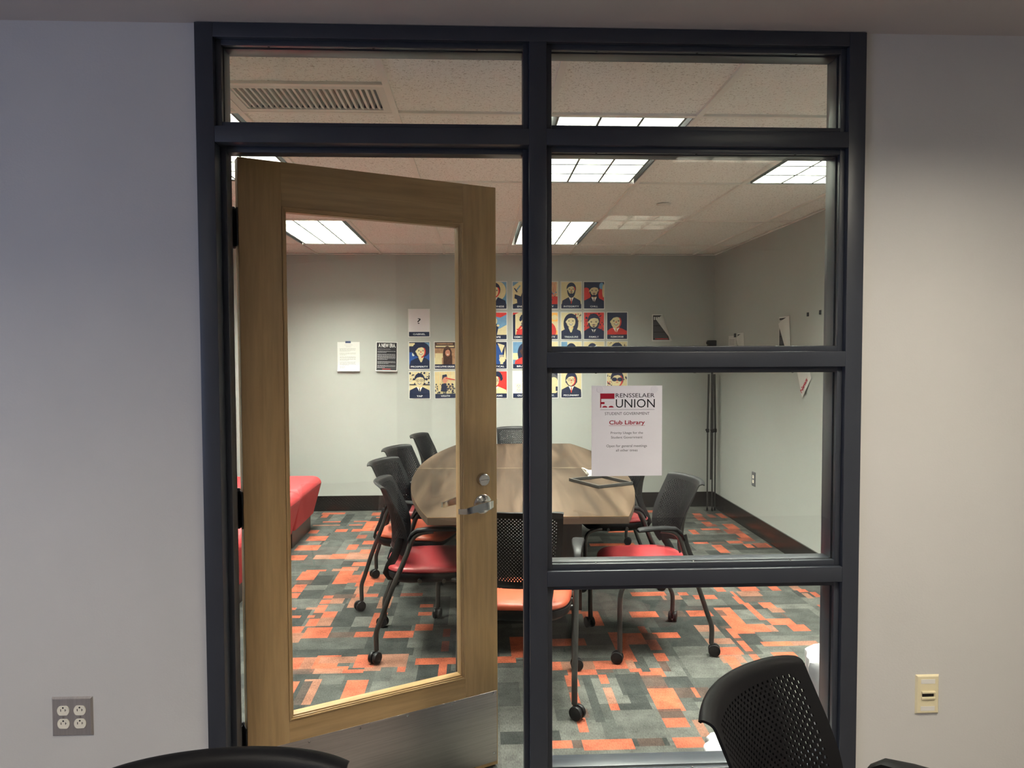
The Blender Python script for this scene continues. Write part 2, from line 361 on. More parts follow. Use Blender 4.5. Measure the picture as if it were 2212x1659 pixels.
# ---- conference room carpet: patchwork of coloured blocks woven into one floor mesh
CR = {'o': (.255,.064,.034), 'p': (.175,.083,.056), 'r': (.155,.044,.028), 'b': (.055,.037,.031), 'l': (.064,.065,.060), 'm': (.043,.045,.042), 'd': (.026,.028,.027)}
RECTS = "o 0.28 0.64 0.36 0.71;b 0.36 0.64 0.4 0.71;o 0.41 0.63 0.61 0.71;b 0.62 0.64 0.73 0.7;o 0.75 0.63 0.87 0.71;p 0.87 0.7 0.93 0.85;o 0.91 0.63 0.92 0.72;l 0.28 0.55 0.89 0.64;o 1.48 1.04 1.48 1.14;o 1.57 1.19 1.58 1.31;o 1.5 1.61 1.63 1.67;p 1.65 1.61 1.78 1.66;o 1.49 1.46 1.6 1.52;o 1.69 1.47 1.72 1.52;l 0.58 0.71 0.76 0.94;m 0.89 0.92 0.94 1.05;p 1.64 2.4 1.78 2.51;b 1.64 2.3 1.77 2.41;o 1.59 2.41 1.62 2.5;o 1.58 2.27 1.61 2.4;o 1.59 1.99 1.65 2.28;o 1.7 2.18 1.78 2.29;p 1.73 2.11 1.79 2.19;b 1.76 2 1.78 2.11;o 1.63 1.91 1.78 2;o 1.49 1.81 1.59 1.92;p 1.6 1.81 1.65 1.91;o 1.73 1.8 1.82 1.91;o 1.88 1.81 1.88 1.91;o 1.49 1.61 1.64 1.66;l 1.66 1.61 1.78 1.66;o 1.5 1.46 1.6 1.52;o 1.69 1.46 1.71 1.51;o 1.57 1.21 1.58 1.31;o 1.48 1.05 1.48 1.15;p 1.2 1.82 1.33 1.92;l 1.2 1.72 1.33 1.83;p 1.2 1.64 1.34 1.72;l 1.21 1.59 1.34 1.65;o 1.2 1.5 1.34 1.6;p 1.2 1.41 1.33 1.5;o 1.22 1.31 1.27 1.48;b 1.34 1.86 1.39 1.91;o 1.35 1.72 1.39 1.86;b 1.35 1.68 1.4 1.72;o 1.36 1.54 1.39 1.68;b 1.35 1.5 1.39 1.54;o 1.35 1.43 1.39 1.5;o 0.92 2.06 1.05 2.16;b 1.07 2.06 1.19 2.16;o 1.22 2.06 1.37 2.17;b 1.39 2.07 1.45 2.16;o 1.46 2.07 1.48 2.16;o 0.97 2.45 1.18 2.52;p 1.14 2.36 1.17 2.45;o 1.26 2.45 1.33 2.5;p 1.19 2.37 1.26 2.45;o 1.34 2.36 1.49 2.45;o 1.51 2.51 1.57 2.6;o 1.67 2.51 1.79 2.61;o 1.87 2.51 1.94 2.61;p 2.03 2.51 2.08 2.6;o 2.05 2.47 2.1 2.52;p 2.05 2.34 2.09 2.45;o 2.1 2.37 2.14 2.47;o 2.05 2.16 2.1 2.22;b 0.88 1.74 0.97 1.81;r 0.87 1.58 0.94 1.76;o 0.88 1.46 0.94 1.54;b 0.87 1.32 0.93 1.46;o 0.84 1.37 0.84 1.47;o 0.82 1.27 0.87 1.37;b 0.79 1.15 0.86 1.28;o 0.77 0.93 0.86 1.16;b 0.76 0.87 0.86 0.93;b 0.87 1.05 1.03 1.15;o 0.97 1.05 0.98 1.15;o 0.41 1.19 0.46 1.31;b 0.41 1.12 0.45 1.19;o 0.41 0.97 0.45 1.12;b 0.41 0.88 0.46 0.97;o 0.41 0.76 0.45 0.89;o 0.56 1.21 0.61 1.31;l 0.56 1.16 0.61 1.22;p 0.57 1 0.61 1.16;o 0.56 0.94 0.61 1;l 0.56 0.8 0.61 0.94;o 0.34 1.36 0.39 1.46;p 0.4 1.36 0.56 1.47;o 0.57 1.37 0.71 1.47;p 0.72 1.36 0.75 1.46;o 0.42 1.31 0.55 1.37;b 0.56 1.32 0.64 1.37;o 0.71 1.32 0.78 1.37;o 0.83 1.37 0.84 1.47;o 0.77 1.27 0.87 1.33;b 0.77 1.15 0.86 1.28;o 0.76 0.93 0.87 1.15;b 0.76 0.86 0.86 0.94;o 0.76 0.79 0.86 0.87;r 0.88 1.83 0.93 1.92;b 0.88 1.73 0.94 1.83;r 0.88 1.58 0.94 1.73;o 0.88 1.45 0.94 1.54;b 0.88 1.32 0.93 1.45;o 0.86 1.3 0.88 1.36;o 0.73 1.67 0.87 1.76;o 0.38 1.67 0.57 1.76;o 0.87 2.06 1.05 2.17;o 0.61 1.94 0.7 2.18;d 0.47 0.84 0.52 1.31;d 0.63 1.08 0.75 1.31;o -0.96 1.43 -0.77 1.58;p -0.89 1.43 -0.78 1.59;o -0.82 1.43 -0.7 1.6;p -0.79 1.5 -0.6 1.59;o -0.62 1.45 -0.5 1.6;p -0.52 1.44 -0.37 1.6;o -0.68 1.39 -0.56 1.43;b -0.92 1.38 -0.78 1.44;p -0.79 1.38 -0.67 1.44;p -0.56 1.4 -0.47 1.45;o -0.39 1.39 -0.36 1.44;o -0.97 1.08 -0.83 1.31;o -0.63 1.01 -0.53 1.3;b -0.27 1.23 -0.19 1.3;r -0.21 1.83 -0.17 1.94;r -0.2 1.62 -0.16 1.76;o -0.21 1.31 -0.17 1.51;o -0.14 1.26 -0.08 1.31;d -0.98 1.59 -0.34 1.68;d -0.83 0.92 -0.78 1.3;o -0.96 1.84 -0.82 2;b -0.82 1.85 -0.67 1.92;o -0.68 1.84 -0.58 1.92;o -0.52 1.83 -0.36 1.92;o -0.36 1.92 -0.26 2.02;p -0.93 2.4 -0.83 2.51;l -0.93 2.26 -0.82 2.41;o -0.93 2.15 -0.83 2.26;p -0.94 2.02 -0.83 2.16;o -0.98 2.51 -0.93 2.57;o -0.98 2.41 -0.93 2.48;o -0.98 2.25 -0.92 2.38;b -0.98 2.14 -0.92 2.25;o -0.98 2.02 -0.93 2.15;o -1.07 1.92 -0.98 2.02;p -1.05 1.78 -0.96 1.92;p -0.63 2.31 -0.54 2.52;o -0.63 1.98 -0.54 2.23;o -0.79 2.52 -0.64 2.58;b -0.93 2.51 -0.78 2.58;r -0.5 2.52 -0.36 2.58;o -0.96 2.83 -0.65 3.01;o -1.23 3.1 -1.08 3.15;o -1.25 2.9 -1.13 3.11;b -1.23 2.8 -1.13 2.9;o -1.23 2.65 -1.14 2.8;o -1.22 2.52 -1.14 2.62;o -1.45 3.41 -1.31 3.54;p -1.25 3.42 -1.13 3.55;o -1.13 3.42 -0.99 3.56;p -1 3.4 -0.91 3.6;p -1.05 3.1 -0.91 3.16;o -0.93 3.56 -0.81 3.69;p -0.93 3.4 -0.82 3.57;o -0.93 3.22 -0.81 3.33;p -0.93 3.1 -0.86 3.21;o -0.95 3.85 -0.75 3.96;r -1.03 4.05 -0.95 4.16;o -1.04 3.69 -0.96 3.84;o -1.43 3.98 -1.27 4.14;o -1.45 3.69 -1.27 3.85;o -1.46 4.25 -1.38 4.37;o -1.24 4.29 -1.15 4.38;o -1.1 4.28 -1.02 4.38;r -0.95 4.3 -0.9 4.53;p -0.92 4.33 -0.81 4.66;o -1.5 5 -1.28 5.09;o -1.49 4.87 -1.43 5.02;o -1.42 4.66 -1.26 4.71;o -1.15 4.67 -1.02 4.71;p -1.48 4.52 -1.24 4.56;o -1.17 4.53 -1.04 4.57;o -1.03 4.93 -0.94 5.07;o -0.96 4.82 -0.86 4.86;d -1.29 3.71 -1.27 4.25;o -1.16 2.31 -1.1 2.35;p -1.05 2.3 -0.96 2.34;o -1.12 2.16 -1.04 2.21;o -1.01 2.17 -0.97 2.21;d -0.93 1.93 -0.83 2.62;d -0.88 1.93 -0.82 2.51;o -0.36 2.17 -0.27 2.22;o -0.36 2.31 -0.28 2.36;o 1.62 4.9 1.71 5.01;o 1.66 4.72 1.66 4.85;o 2.08 4.9 2.09 5.02;o 2.03 4.75 2.1 4.85;r 2.01 4.55 2.09 4.72;r 2.14 4.64 2.2 4.79;o 2.25 4.62 2.3 4.82;o 2.31 5 2.31 5.08;o 2 4.39 2.09 4.48;r 2.01 4.3 2.1 4.39;o 2.16 4.31 2.26 4.38;o 2.17 4.18 2.26 4.32;o 1.92 4.16 2.09 4.23;b 2.02 4.07 2.07 4.17;r 2.1 4.02 2.23 4.19;o 1.81 4.02 1.86 4.18;o 2.15 3.85 2.24 4.02;r 2.12 3.76 2.24 3.88;o 1.72 3.7 1.84 3.77;b 1.86 3.7 1.98 3.77;o 2 3.7 2.12 3.78;o 1.84 3.42 1.93 3.66;o 2.11 3.56 2.15 3.68;r 2.19 3.56 2.3 3.7;o 2.29 3.56 2.3 3.71"
cs = .02; fx0, fy0 = XLF, .146; nx = int(math.ceil((XR_-XLF)/cs)); ny = int(math.ceil((YB-fy0)/cs))
grid = [[CR['m']]*nx for _ in range(ny)]
def paint(x0,y0,x1,y1,c, blend=1.0):
    for j in range(max(0,round((y0-fy0)/cs)), min(ny,round((y1-fy0)/cs))):
        for i in range(max(0,round((x0-fx0)/cs)), min(nx,round((x1-fx0)/cs))):
            g = grid[j][i]; grid[j][i] = tuple(g[k]*(1-blend)+c[k]*blend for k in range(3))
rr = random.Random(4)
T_ = .5
for a in range(-5, 6):
    for b_ in range(-1, 12):
        x0, y0 = a*T_, b_*T_; vert = rr.random() < .5
        q = 0
        while q < T_-.01:
            wd = rr.choice([.08,.12,.16,.24]); wd = min(wd, T_-q)
            kind = rr.choice(['d','m','l','m','l','d'])
            u = 0
            while u < T_-.01:
                ln = min(rr.choice([.1,.18,.26,.5]), T_-u)
                c = CR[rr.choice([kind,kind,'m','l'])]; s = rr.uniform(.85,1.15); c = tuple(v*s for v in c)
                if vert: paint(x0+q, y0+u, x0+q+wd, y0+u+ln, c)
                else: paint(x0+u, y0+q, x0+u+ln, y0+q+wd, c)
                u += ln
            q += wd
# orange bands in the parts of the floor the furniture covers
for a in range(26):
    x = rr.uniform(-1.2,1.4); y = rr.uniform(1.0,5.1)
    if rr.random() < .5: paint(x,y,x+rr.uniform(.15,.5),y+rr.uniform(.05,.09),CR['o' if rr.random()<.7 else 'r'])
    else: paint(x,y,x+rr.uniform(.07,.13),y+rr.uniform(.15,.5),CR['o' if rr.random()<.6 else 'p'])
for e in sorted(RECTS.split(';'), key=lambda e: {'d':0,'l':1}.get(e[0], 2)):
    k, x0, y0, x1, y1 = e.split(); s = rr.uniform(.9,1.08)
    paint(float(x0), float(y0), float(x1), float(y1), tuple(v*s for v in CR[k]), .88)
V = []; F = []
for j in range(ny+1):
    for i in range(nx+1): V.append((min(fx0+i*cs, XR_), min(fy0+j*cs, YB), 0))
for j in range(ny):
    for i in range(nx): k = j*(nx+1)+i; F.append((k,k+1,k+nx+2,k+nx+1))
fl = mk('floor', V, F, M['carpet'])
at = fl.data.color_attributes.new('weave', 'FLOAT_COLOR', 'CORNER')
buf = []
for j in range(ny):
    for i in range(nx): buf += (list(grid[j][i])+[1.])*4
at.data.foreach_set('color', buf)
struct(fl)
# ---- baseboards
struct(B().box((XLF,YB-.012,0), (XR_-.0,YB,.148), M['base']).build('baseboard_back'))
struct(B().box((XR_-.012,.146,0), (XR_,YB-.012,.148), M['base']).build('baseboard_right'))
struct(B().box((XLF,.146,0), (XLF+.012,YB-.012,.148), M['base']).build('baseboard_left'))

# ---- ceiling: acoustic tiles, tee grid, openings for troffers and grilles
fixt = [(-3,0),(-3,1),(0,0),(0,1),(2,0)]    # (column, row) of the 2x4 troffers
def cell(c, r_): return (GX+c*G, GX+(c+1)*G, GY+2*r_*G*2, GY+2*r_*G*2+2*G)
FX = [cell(c, r_) for c, r_ in fixt]
VENT = (GX-2*G, GX-G, GY-.305-.012, GY-.012+.012)
VENT2 = (GX-2*G, GX-G, 2.96, GY+4*G)
cb = B()
tiles = [(f[0],f[1],f[2],f[3]) for f in FX] + [VENT, VENT2]
plate(XLF,XR_,.133,YB,tiles,ZC+.009,M['tile'],cb)
ceil = struct(cb.build('ceiling'))
g = B()
def teeX(y, x0=XLF, x1=XR_): g.box((x0,y-.012,ZC-.001),(x1,y+.012,ZC+.010),M['tee'])
for k in range(-4, 4):
    x = GX+k*G
    if XLF < x < XR_: g.box((x-.012,.133,ZC-.002),(x+.012,YB,ZC+.0095),M['tee'])
for k in range(0, 4): teeX(GY+2*k*G)
teeX(GY-.317+.002, GX-2*G, GX-G); teeX(2.955, GX-2*G, GX-G)
# wall angle round the edge
g.box((XLF,YB-.02,ZC-.002),(XR_,YB,ZC+.003),M['tee']); g.box((XR_-.02,.133,ZC-.002),(XR_,YB,ZC+.003),M['tee']); g.box((XLF,.133,ZC-.002),(XLF+.02,YB,ZC+.003),M['tee'])
gr = g.build('ceiling_grid', ceil)

# ---- troffers
def troffer(W, D, nxc, nyc, lamp, label, loc, group, deep=.155):
    t = thing('ceiling_light', label, 'ceiling light', loc, 0, group)
    h = deep
    b = B(); b.box((-W/2,-D/2,h),(W/2,D/2,h+.004),M['white_p'])
    for s in (-1,1):
        b.box((s*W/2-.002 if s>0 else -W/2,-D/2,.004),(s*W/2 if s>0 else -W/2+.002,D/2,h),M['slot'])
        b.box((-W/2,(s*D/2-.002 if s>0 else -D/2),.004),(W/2,(s*D/2 if s>0 else -D/2+.002),h),M['white_p'])
    b.build('housing', t)
    e = B()
    m0 = .03
    e.box((-W/2+m0,-D/2+.012,h-.006),(W/2-m0,D/2-.012,h-.001),lamp); e.build('lamp_panel', t)
    l = B(); z0 = .004; z1 = deep-.035
    xs = [-W/2+m0+(W-2*m0)*i/nxc for i in range(nxc+1)]; ys = [-D/2+.012+(D-.024)*j/nyc for j in range(nyc+1)]
    def blade(p, q, axis, t0, t1, n=8):
        # curved, thicker at the foot: a parabolic louvre
        V = []; F = []
        pr_ = [(t0/2,z0),(t0/2*.8,z0+.012),(t1/2,z1),(-t1/2,z1),(-t0/2*.8,z0+.012),(-t0/2,z0)]
        for (a_, end) in ((0,p),(1,q)):
            for (o_, z_) in pr_:
                V.append((end[0]+(o_ if axis=='x' else 0), end[1]+(o_ if axis=='y' else 0), z_))
        n_ = len(pr_)
        for k in range(n_): F.append((k,(k+1)%n_,n_+(k+1)%n_,n_+k))
        l.add(V, F, M['louver'])
    for x in xs: blade((x,ys[0]),(x,ys[-1]),'x', .010, .003)
    for y in ys: blade((xs[0],y),(xs[-1],y),'y', .016, .003)
    l.build('louver', t)
    return t
names = ['bright louvred light nearest the door on the ceiling left side, mostly hidden by the door',
         'louvred ceiling light seen through the door glass, left of the middle',
         'louvred ceiling light cut by the transom rail above the sidelight',
         'louvred ceiling light farthest back beside the mullion',
         'louvred ceiling light at the upper right corner of the sidelight glass']
for f, nm in zip(FX, names):
    troffer(f[1]-f[0]-.026, f[3]-f[2]-.026, 3, 6, M['lamp'], nm, ((f[0]+f[1])/2,(f[2]+f[3])/2,ZC), 'louvred ceiling lights of the meeting room')
for h_, nm in zip(holes, ['square louvred light in the near ceiling closest to the partition', 'square louvred light in the near ceiling behind the camera, right', 'added unseen square louvred light in the near ceiling, left, brightening the left wall']):
    troffer(h_[1]-h_[0]-.004, h_[3]-h_[2]-.004, 3, 3, M['lamp2'], nm, ((h_[0]+h_[1])/2,(h_[2]+h_[3])/2,2.466), 'ceiling lights of the near room', .105)
# ---- air grilles
def grille(R_, n, label, pitch_dir):
    t = thing('air_vent', label, 'vent', ((R_[0]+R_[1])/2,(R_[2]+R_[3])/2,ZC))
    W, D = R_[1]-R_[0]-.026, R_[3]-R_[2]-.026
    b = B(); fr = .030
    b.box((-W/2,-D/2,0),(W/2,-D/2+fr,.008),M['white_p']); b.box((-W/2,D/2-fr,0),(W/2,D/2,.008),M['white_p'])
    b.box((-W/2,-D/2+fr,0),(-W/2+fr,D/2-fr,.008),M['white_p']); b.box((W/2-fr,-D/2+fr,0),(W/2,D/2-fr,.008),M['white_p'])
    b.build('vent_frame', t)
    q = B(); q.box((-W/2+.01,-D/2+.01,.07),(W/2-.01,D/2-.01,.074),M['greybin'])
    for a_, b_ in (((-W/2,-D/2,.008),(-W/2+.004,D/2,.074)), ((W/2-.004,-D/2,.008),(W/2,D/2,.074)), ((-W/2,-D/2,.008),(W/2,-D/2+.004,.074)), ((-W/2,D/2-.004,.008),(W/2,D/2,.074))): q.box(a_, b_, M['greybin'])
    q.build('duct_backing', t)
    x = -W/2+fr
    st = (W-2*fr)/n
    for i in range(n):
        s = B(); a = x+i*st
        V = [(a,-D/2+fr,.006),(a+st*.50,-D/2+fr,.030),(a+st*.50+.002,-D/2+fr,.030),(a+st*.52,-D/2+fr,.002)]
        V += [(v[0], D/2-fr, v[2]) for v in V]
        s.add(V, [(0,1,2,3),(7,6,5,4),(0,4,5,1),(1,5,6,2),(2,6,7,3),(3,7,4,0)], M['white_p']); s.build('slat', t)
    return t
grille(VENT, 24, 'white slatted return grille in the ceiling behind the door transom glass', 1)
grille(VENT2, 12, 'smaller white ceiling grille seen at the top of the door glass', 1)
sd = thing('sprinkler_cover', 'round white cover plate on the ceiling tile behind the sidelight', 'sprinkler cover', (1.199,2.664,ZC+.004))
B().lathe([(.042,-.006),(.045,-.004),(.045,0)], M['white_p']).build('cover_plate', sd)
B().lathe([(.030,-.009),(.034,-.007),(.034,-.004)], M['tee']).build('cover_ring', sd)

# ---- hollow-metal frame (jambs, mullion, head, rails; double-rabbet profile with integral stop)
XL0, XL1, XM0, XM1, XJ0, XJ1 = -.7965, -.745, .1505, .2015, 1.094, 1.1449
ZT1, ZT0, ZD = 2.466, 2.426, 2.132
fr = sempty('trim_1', 'charcoal painted metal frame round the door, transoms and sidelight')
def memb(name, a, b_):
    B().box(a, b_, M['frame'], bev=.0016).build(name, fr)
memb('jamb', (XL0,0,0), (XL1,.146,ZT1)); memb('jamb', (XJ0,0,0), (XJ1,.146,ZT1)); memb('mullion', (XM0,0,0), (XM1,.146,ZT0))
memb('head_rail', (XL1,0,ZT0), (XJ0,.146,ZT1))
memb('rail', (XL1,0,ZD), (XM0,.146,2.178)); memb('rail', (XM1,0,ZD), (XJ0,.146,2.178))
memb('rail', (XM1,0,1.486), (XJ0,.146,1.532)); memb('rail', (XM1,0,.836), (XJ0,.146,.882)); memb('rail', (XM1,0,0), (XJ0,.146,.247))
def ring(b, x0,x1,z0,z1, y0,y1, t, m_, sides='LRTB', bev=.0012):
    if 'L' in sides: b.box((x0,y0,z0),(x0+t,y1,z1),m_, bev=bev)
    if 'R' in sides: b.box((x1-t,y0,z0),(x1,y1,z1),m_, bev=bev)
    if 'T' in sides: b.box((x0+t,y0,z1-t),(x1-t,y1,z1),m_, bev=bev)
    if 'B' in sides: b.box((x0+t,y0,z0),(x1-t,y1,z0+t),m_, bev=bev)
s = B(); ring(s, XL1, XM0, 0, ZD, .049, .097, .016, M['frame'], 'LRT'); s.build('door_stop', fr)
wins = [('window_1', XL1, XM0, 2.178, ZT0), ('window_2', XM1, XJ0, 2.178, ZT0), ('window_3', XM1, XJ0, 1.532, ZD), ('window_4', XM1, XJ0, .882, 1.486), ('window_6', XM1, XJ0, .247, .836)]
for nm, x0, x1, z0, z1 in wins:
    p = struct(B().box((x0+.006,.038,z0+.006),(x1-.006,.044,z1-.006),M['glass']).build(nm))
    s = B(); ring(s, x0, x1, z0, z1, .019, .036, .016, M['frame']); s.build('glazing_bead', p)
    s = B(); ring(s, x0, x1, z0, z1, .047, .097, .016, M['frame']); s.build('frame_stop', p)
    g_ = B(); ring(g_, x0+.015, x1-.015, z0+.015, z1-.015, .0362, .0378, .0022, M['slot'], bev=0); g_.build('gasket', p)
    n = max(2, int((x1-x0)/.24)); sb = B()
    for i in range(n):
        for zz, d in ((z0+.016,1),(z1-.016,-1)):
            x = x0+(i+.5)*(x1-x0)/n
            sb.lathe([(.0035,0),(.0035,.0015),(.001,.0025)], M['blackm'], 10, Matrix.Translation((x,.0275,zz)) @ Matrix.Rotation(0 if d>0 else PI,4,'X'))
    sb.build('bead_screws', p)

# ---- the door
TH = math.radians(27.2); DW, DH, DT = .886, 2.124, .045
door = sempty('door_1', 'open maple door with a full glass lite and steel kick plate', (-.743,.17,0), TH)
# local: x along the leaf, y from -DT (near face) to 0 (far face)
lx0, lx1, lz0, lz1 = .129, .754, .358, 1.987
B().box((0,-DT,.008),(lx0,0,DH),M['maple'], bev=.0015).build('stile', door)
B().box((lx1,-DT,.008),(DW,0,DH),M['maple'], bev=.0015).build('stile', door)
B().box((lx0,-DT+.0006,lz1),(lx1,-.0006,DH),M['maple_h']).build('rail', door)
B().box((lx0,-DT+.0006,.008),(lx1,-.0006,lz0),M['maple_h']).build('rail', door)
mo = B()
for (t, ya, yb) in ((.0055,-.0478,.0028),(.010,-.0440,-.001),(.0145,-.0385,-.0065)):
    x0 = lx0; x1 = lx1; z0 = lz0; z1 = lz1
    mo.box((x0,ya,z0),(x0+t,yb,z1),M['maple'], bev=.001); mo.box((x1-t,ya,z0),(x1,yb,z1),M['maple'], bev=.001)
    mo.box((x0+t,ya,z1-t),(x1-t,yb,z1),M['maple_h'], bev=.001); mo.box((x0+t,ya,z0),(x1-t,yb,z0+t),M['maple_h'], bev=.001)
mo.build('lite_molding', door)
B().box((lx0+.008,-.0255,lz0+.008),(lx1-.008,-.0195,lz1-.008),M['glass']).build('glass_pane', door)
kp = B().box((.012,-DT-.0014,.022),(DW-.004,-DT+.0002,.287),M['kick'], bev=.0006).build('kick_plate', door)
for x, z in [(.19,.275),(.36,.276),(.53,.277),(.70,.278),(.868,.279),(.024,.275),(.868,.055),(.70,.035),(.53,.035),(.36,.035),(.19,.035),(.024,.035)]:
    B().lathe([(.0042,0),(.0036,.0014),(.0015,.0022)], M['chrome'], 12, Matrix.Translation((x,-DT-.0014,z)) @ Matrix.Rotation(PI/2,4,'X')).build('screw', kp)
RX = Matrix.Rotation(PI/2, 4, 'X')
def lever(side):
    h = bpy.data.objects.new('lever_handle', None); COL.objects.link(h); h.parent = door
    h.location = (.826, -DT if side < 0 else 0, .985)
    if side > 0: h.scale = (1,-1,1)
    B().lathe([(.0355,0),(.0355,.004),(.031,.008),(.019,.010),(.014,.012),(.0125,.040),(.0125,.045)], M['chrome'], 32, RX).build('rose', h)
    b = B()
    P = [(.014,-.040,.008),(.012,-.056,.008),(-.004,-.062,.006),(-.05,-.061,.0),(-.085,-.060,-.006),(-.098,-.054,-.008),(-.118,-.046,-.007)]
    V = []; hw = [.010,.012,.014,.0135,.011,.010,.009]
    for i,(x,y,z) in enumerate(P):
        d = Vector(P[min(i+1,6)])-Vector(P[max(i-1,0)]); d.normalize(); nrm = Vector((d.y,-d.x,0)).normalized()*.0035
        for sx, sz in ((1,1),(1,-1),(-1,-1),(-1,1)): V.append((x+nrm.x*sx, y+nrm.y*sx, z+hw[i]*sz))
    F = [(0,1,2,3),(27,26,25,24)]
    for i in range(6):
        for k in range(4): F.append((i*4+k,i*4+(k+1)%4,i*4+4+(k+1)%4,i*4+4+k))
    b.add(V, F, M['chrome']); b.lathe([(.0115,0),(.0115,.018)], M['chrome'], 20, Matrix.Translation((0,-.040,0)) @ RX)
    b.build('lever', h)
lever(-1); lever(1)
db = B().lathe([(.0235,0),(.0235,.006),(.0215,.018),(.019,.020)], M['chrome'], 32, RX).build('deadbolt', door, (.826,-DT,1.075))
B().box((-.016,-.0206,-.0006),(.016,-.0200,.0006),M['slot']).build('keyhole', db)
lt = B(); lt.box((DW-.001,-.034,.93),(DW+.0015,-.012,1.12),M['chrome']); lt.box((DW,-.030,.975),(DW+.011,-.016,.995),M['chrome'], bev=.002); lt.box((DW,-.030,1.055),(DW+.007,-.016,1.085),M['chrome'], bev=.002)
lt.build('latch_plate', door)
for z0 in (1.86, .99, .245):
    b = B(); b.lathe([(.0065,0),(.0065,.115)], M['hinge'], 14, Matrix.Translation((-.006,.006,z0)))
    b.lathe([(.0045,0),(.0075,.003),(.0075,.006)], M['hinge'], 14, Matrix.Translation((-.006,.006,z0-.006))); b.lathe([(.0075,0),(.0075,.003),(.0045,.007)], M['hinge'], 14, Matrix.Translation((-.006,.006,z0+.115)))
    b.box((-.0025,-.034,z0),(.0,.004,z0+.115),M['hinge'])
    b.box((-.030,.0,z0),(.0,.0024,z0+.115),M['hinge'],T=Matrix.Translation((-.005,.004,0)) @ Matrix.Rotation(-TH-PI/2,4,'Z')@Matrix.Translation((.03,0,0)))
    b.build('hinge', door)
# ================================================================== FURNITURE
def interp(P, t):
    """P: list of tuples with first key ascending; Catmull interpolation by index"""
    n = len(P)-1; x = t*n; i = min(int(x), n-1); f = x-i
    p0 = P[max(i-1,0)]; p1 = P[i]; p2 = P[i+1]; p3 = P[min(i+2,n)]
    return tuple(.5*((2*b)+(-a+c)*f+(2*a-5*b+4*c-d)*f*f+(-a+3*b-3*c+d)*f**3) for a,b,c,d in zip(p0,p1,p2,p3))
PROF = [(0.5, -0.178, 0.1334, 0.068), (0.52, -0.175, 0.15, 0.078), (0.56, -0.17, 0.1674, 0.086), (0.61, -0.17, 0.1803, 0.086), (0.67, -0.176, 0.1886, 0.08), (0.73, -0.19, 0.1932, 0.07), (0.79, -0.21, 0.196, 0.06), (0.83, -0.226, 0.1969, 0.056), (0.852, -0.234, 0.1978, 0.054), (0.862, -0.24, 0.1987, 0.053), (0.867, -0.249, 0.1996, 0.051), (0.868, -0.257, 0.1996, 0.05), (0.866, -0.262, 0.1996, 0.05)]
def S(u, v):
    z, y, w_, k = interp(PROF, v)
    a = abs(u)
    top = max(0, (v-.55)/.45); low = max(0, 1-v/.12)
    z2 = z - .010*(a**6)*top + .030*low*(1-a**2.5)
    x = u*w_
    y2 = y + k*(a**2.0)
    return Vector((x, y2, z2))
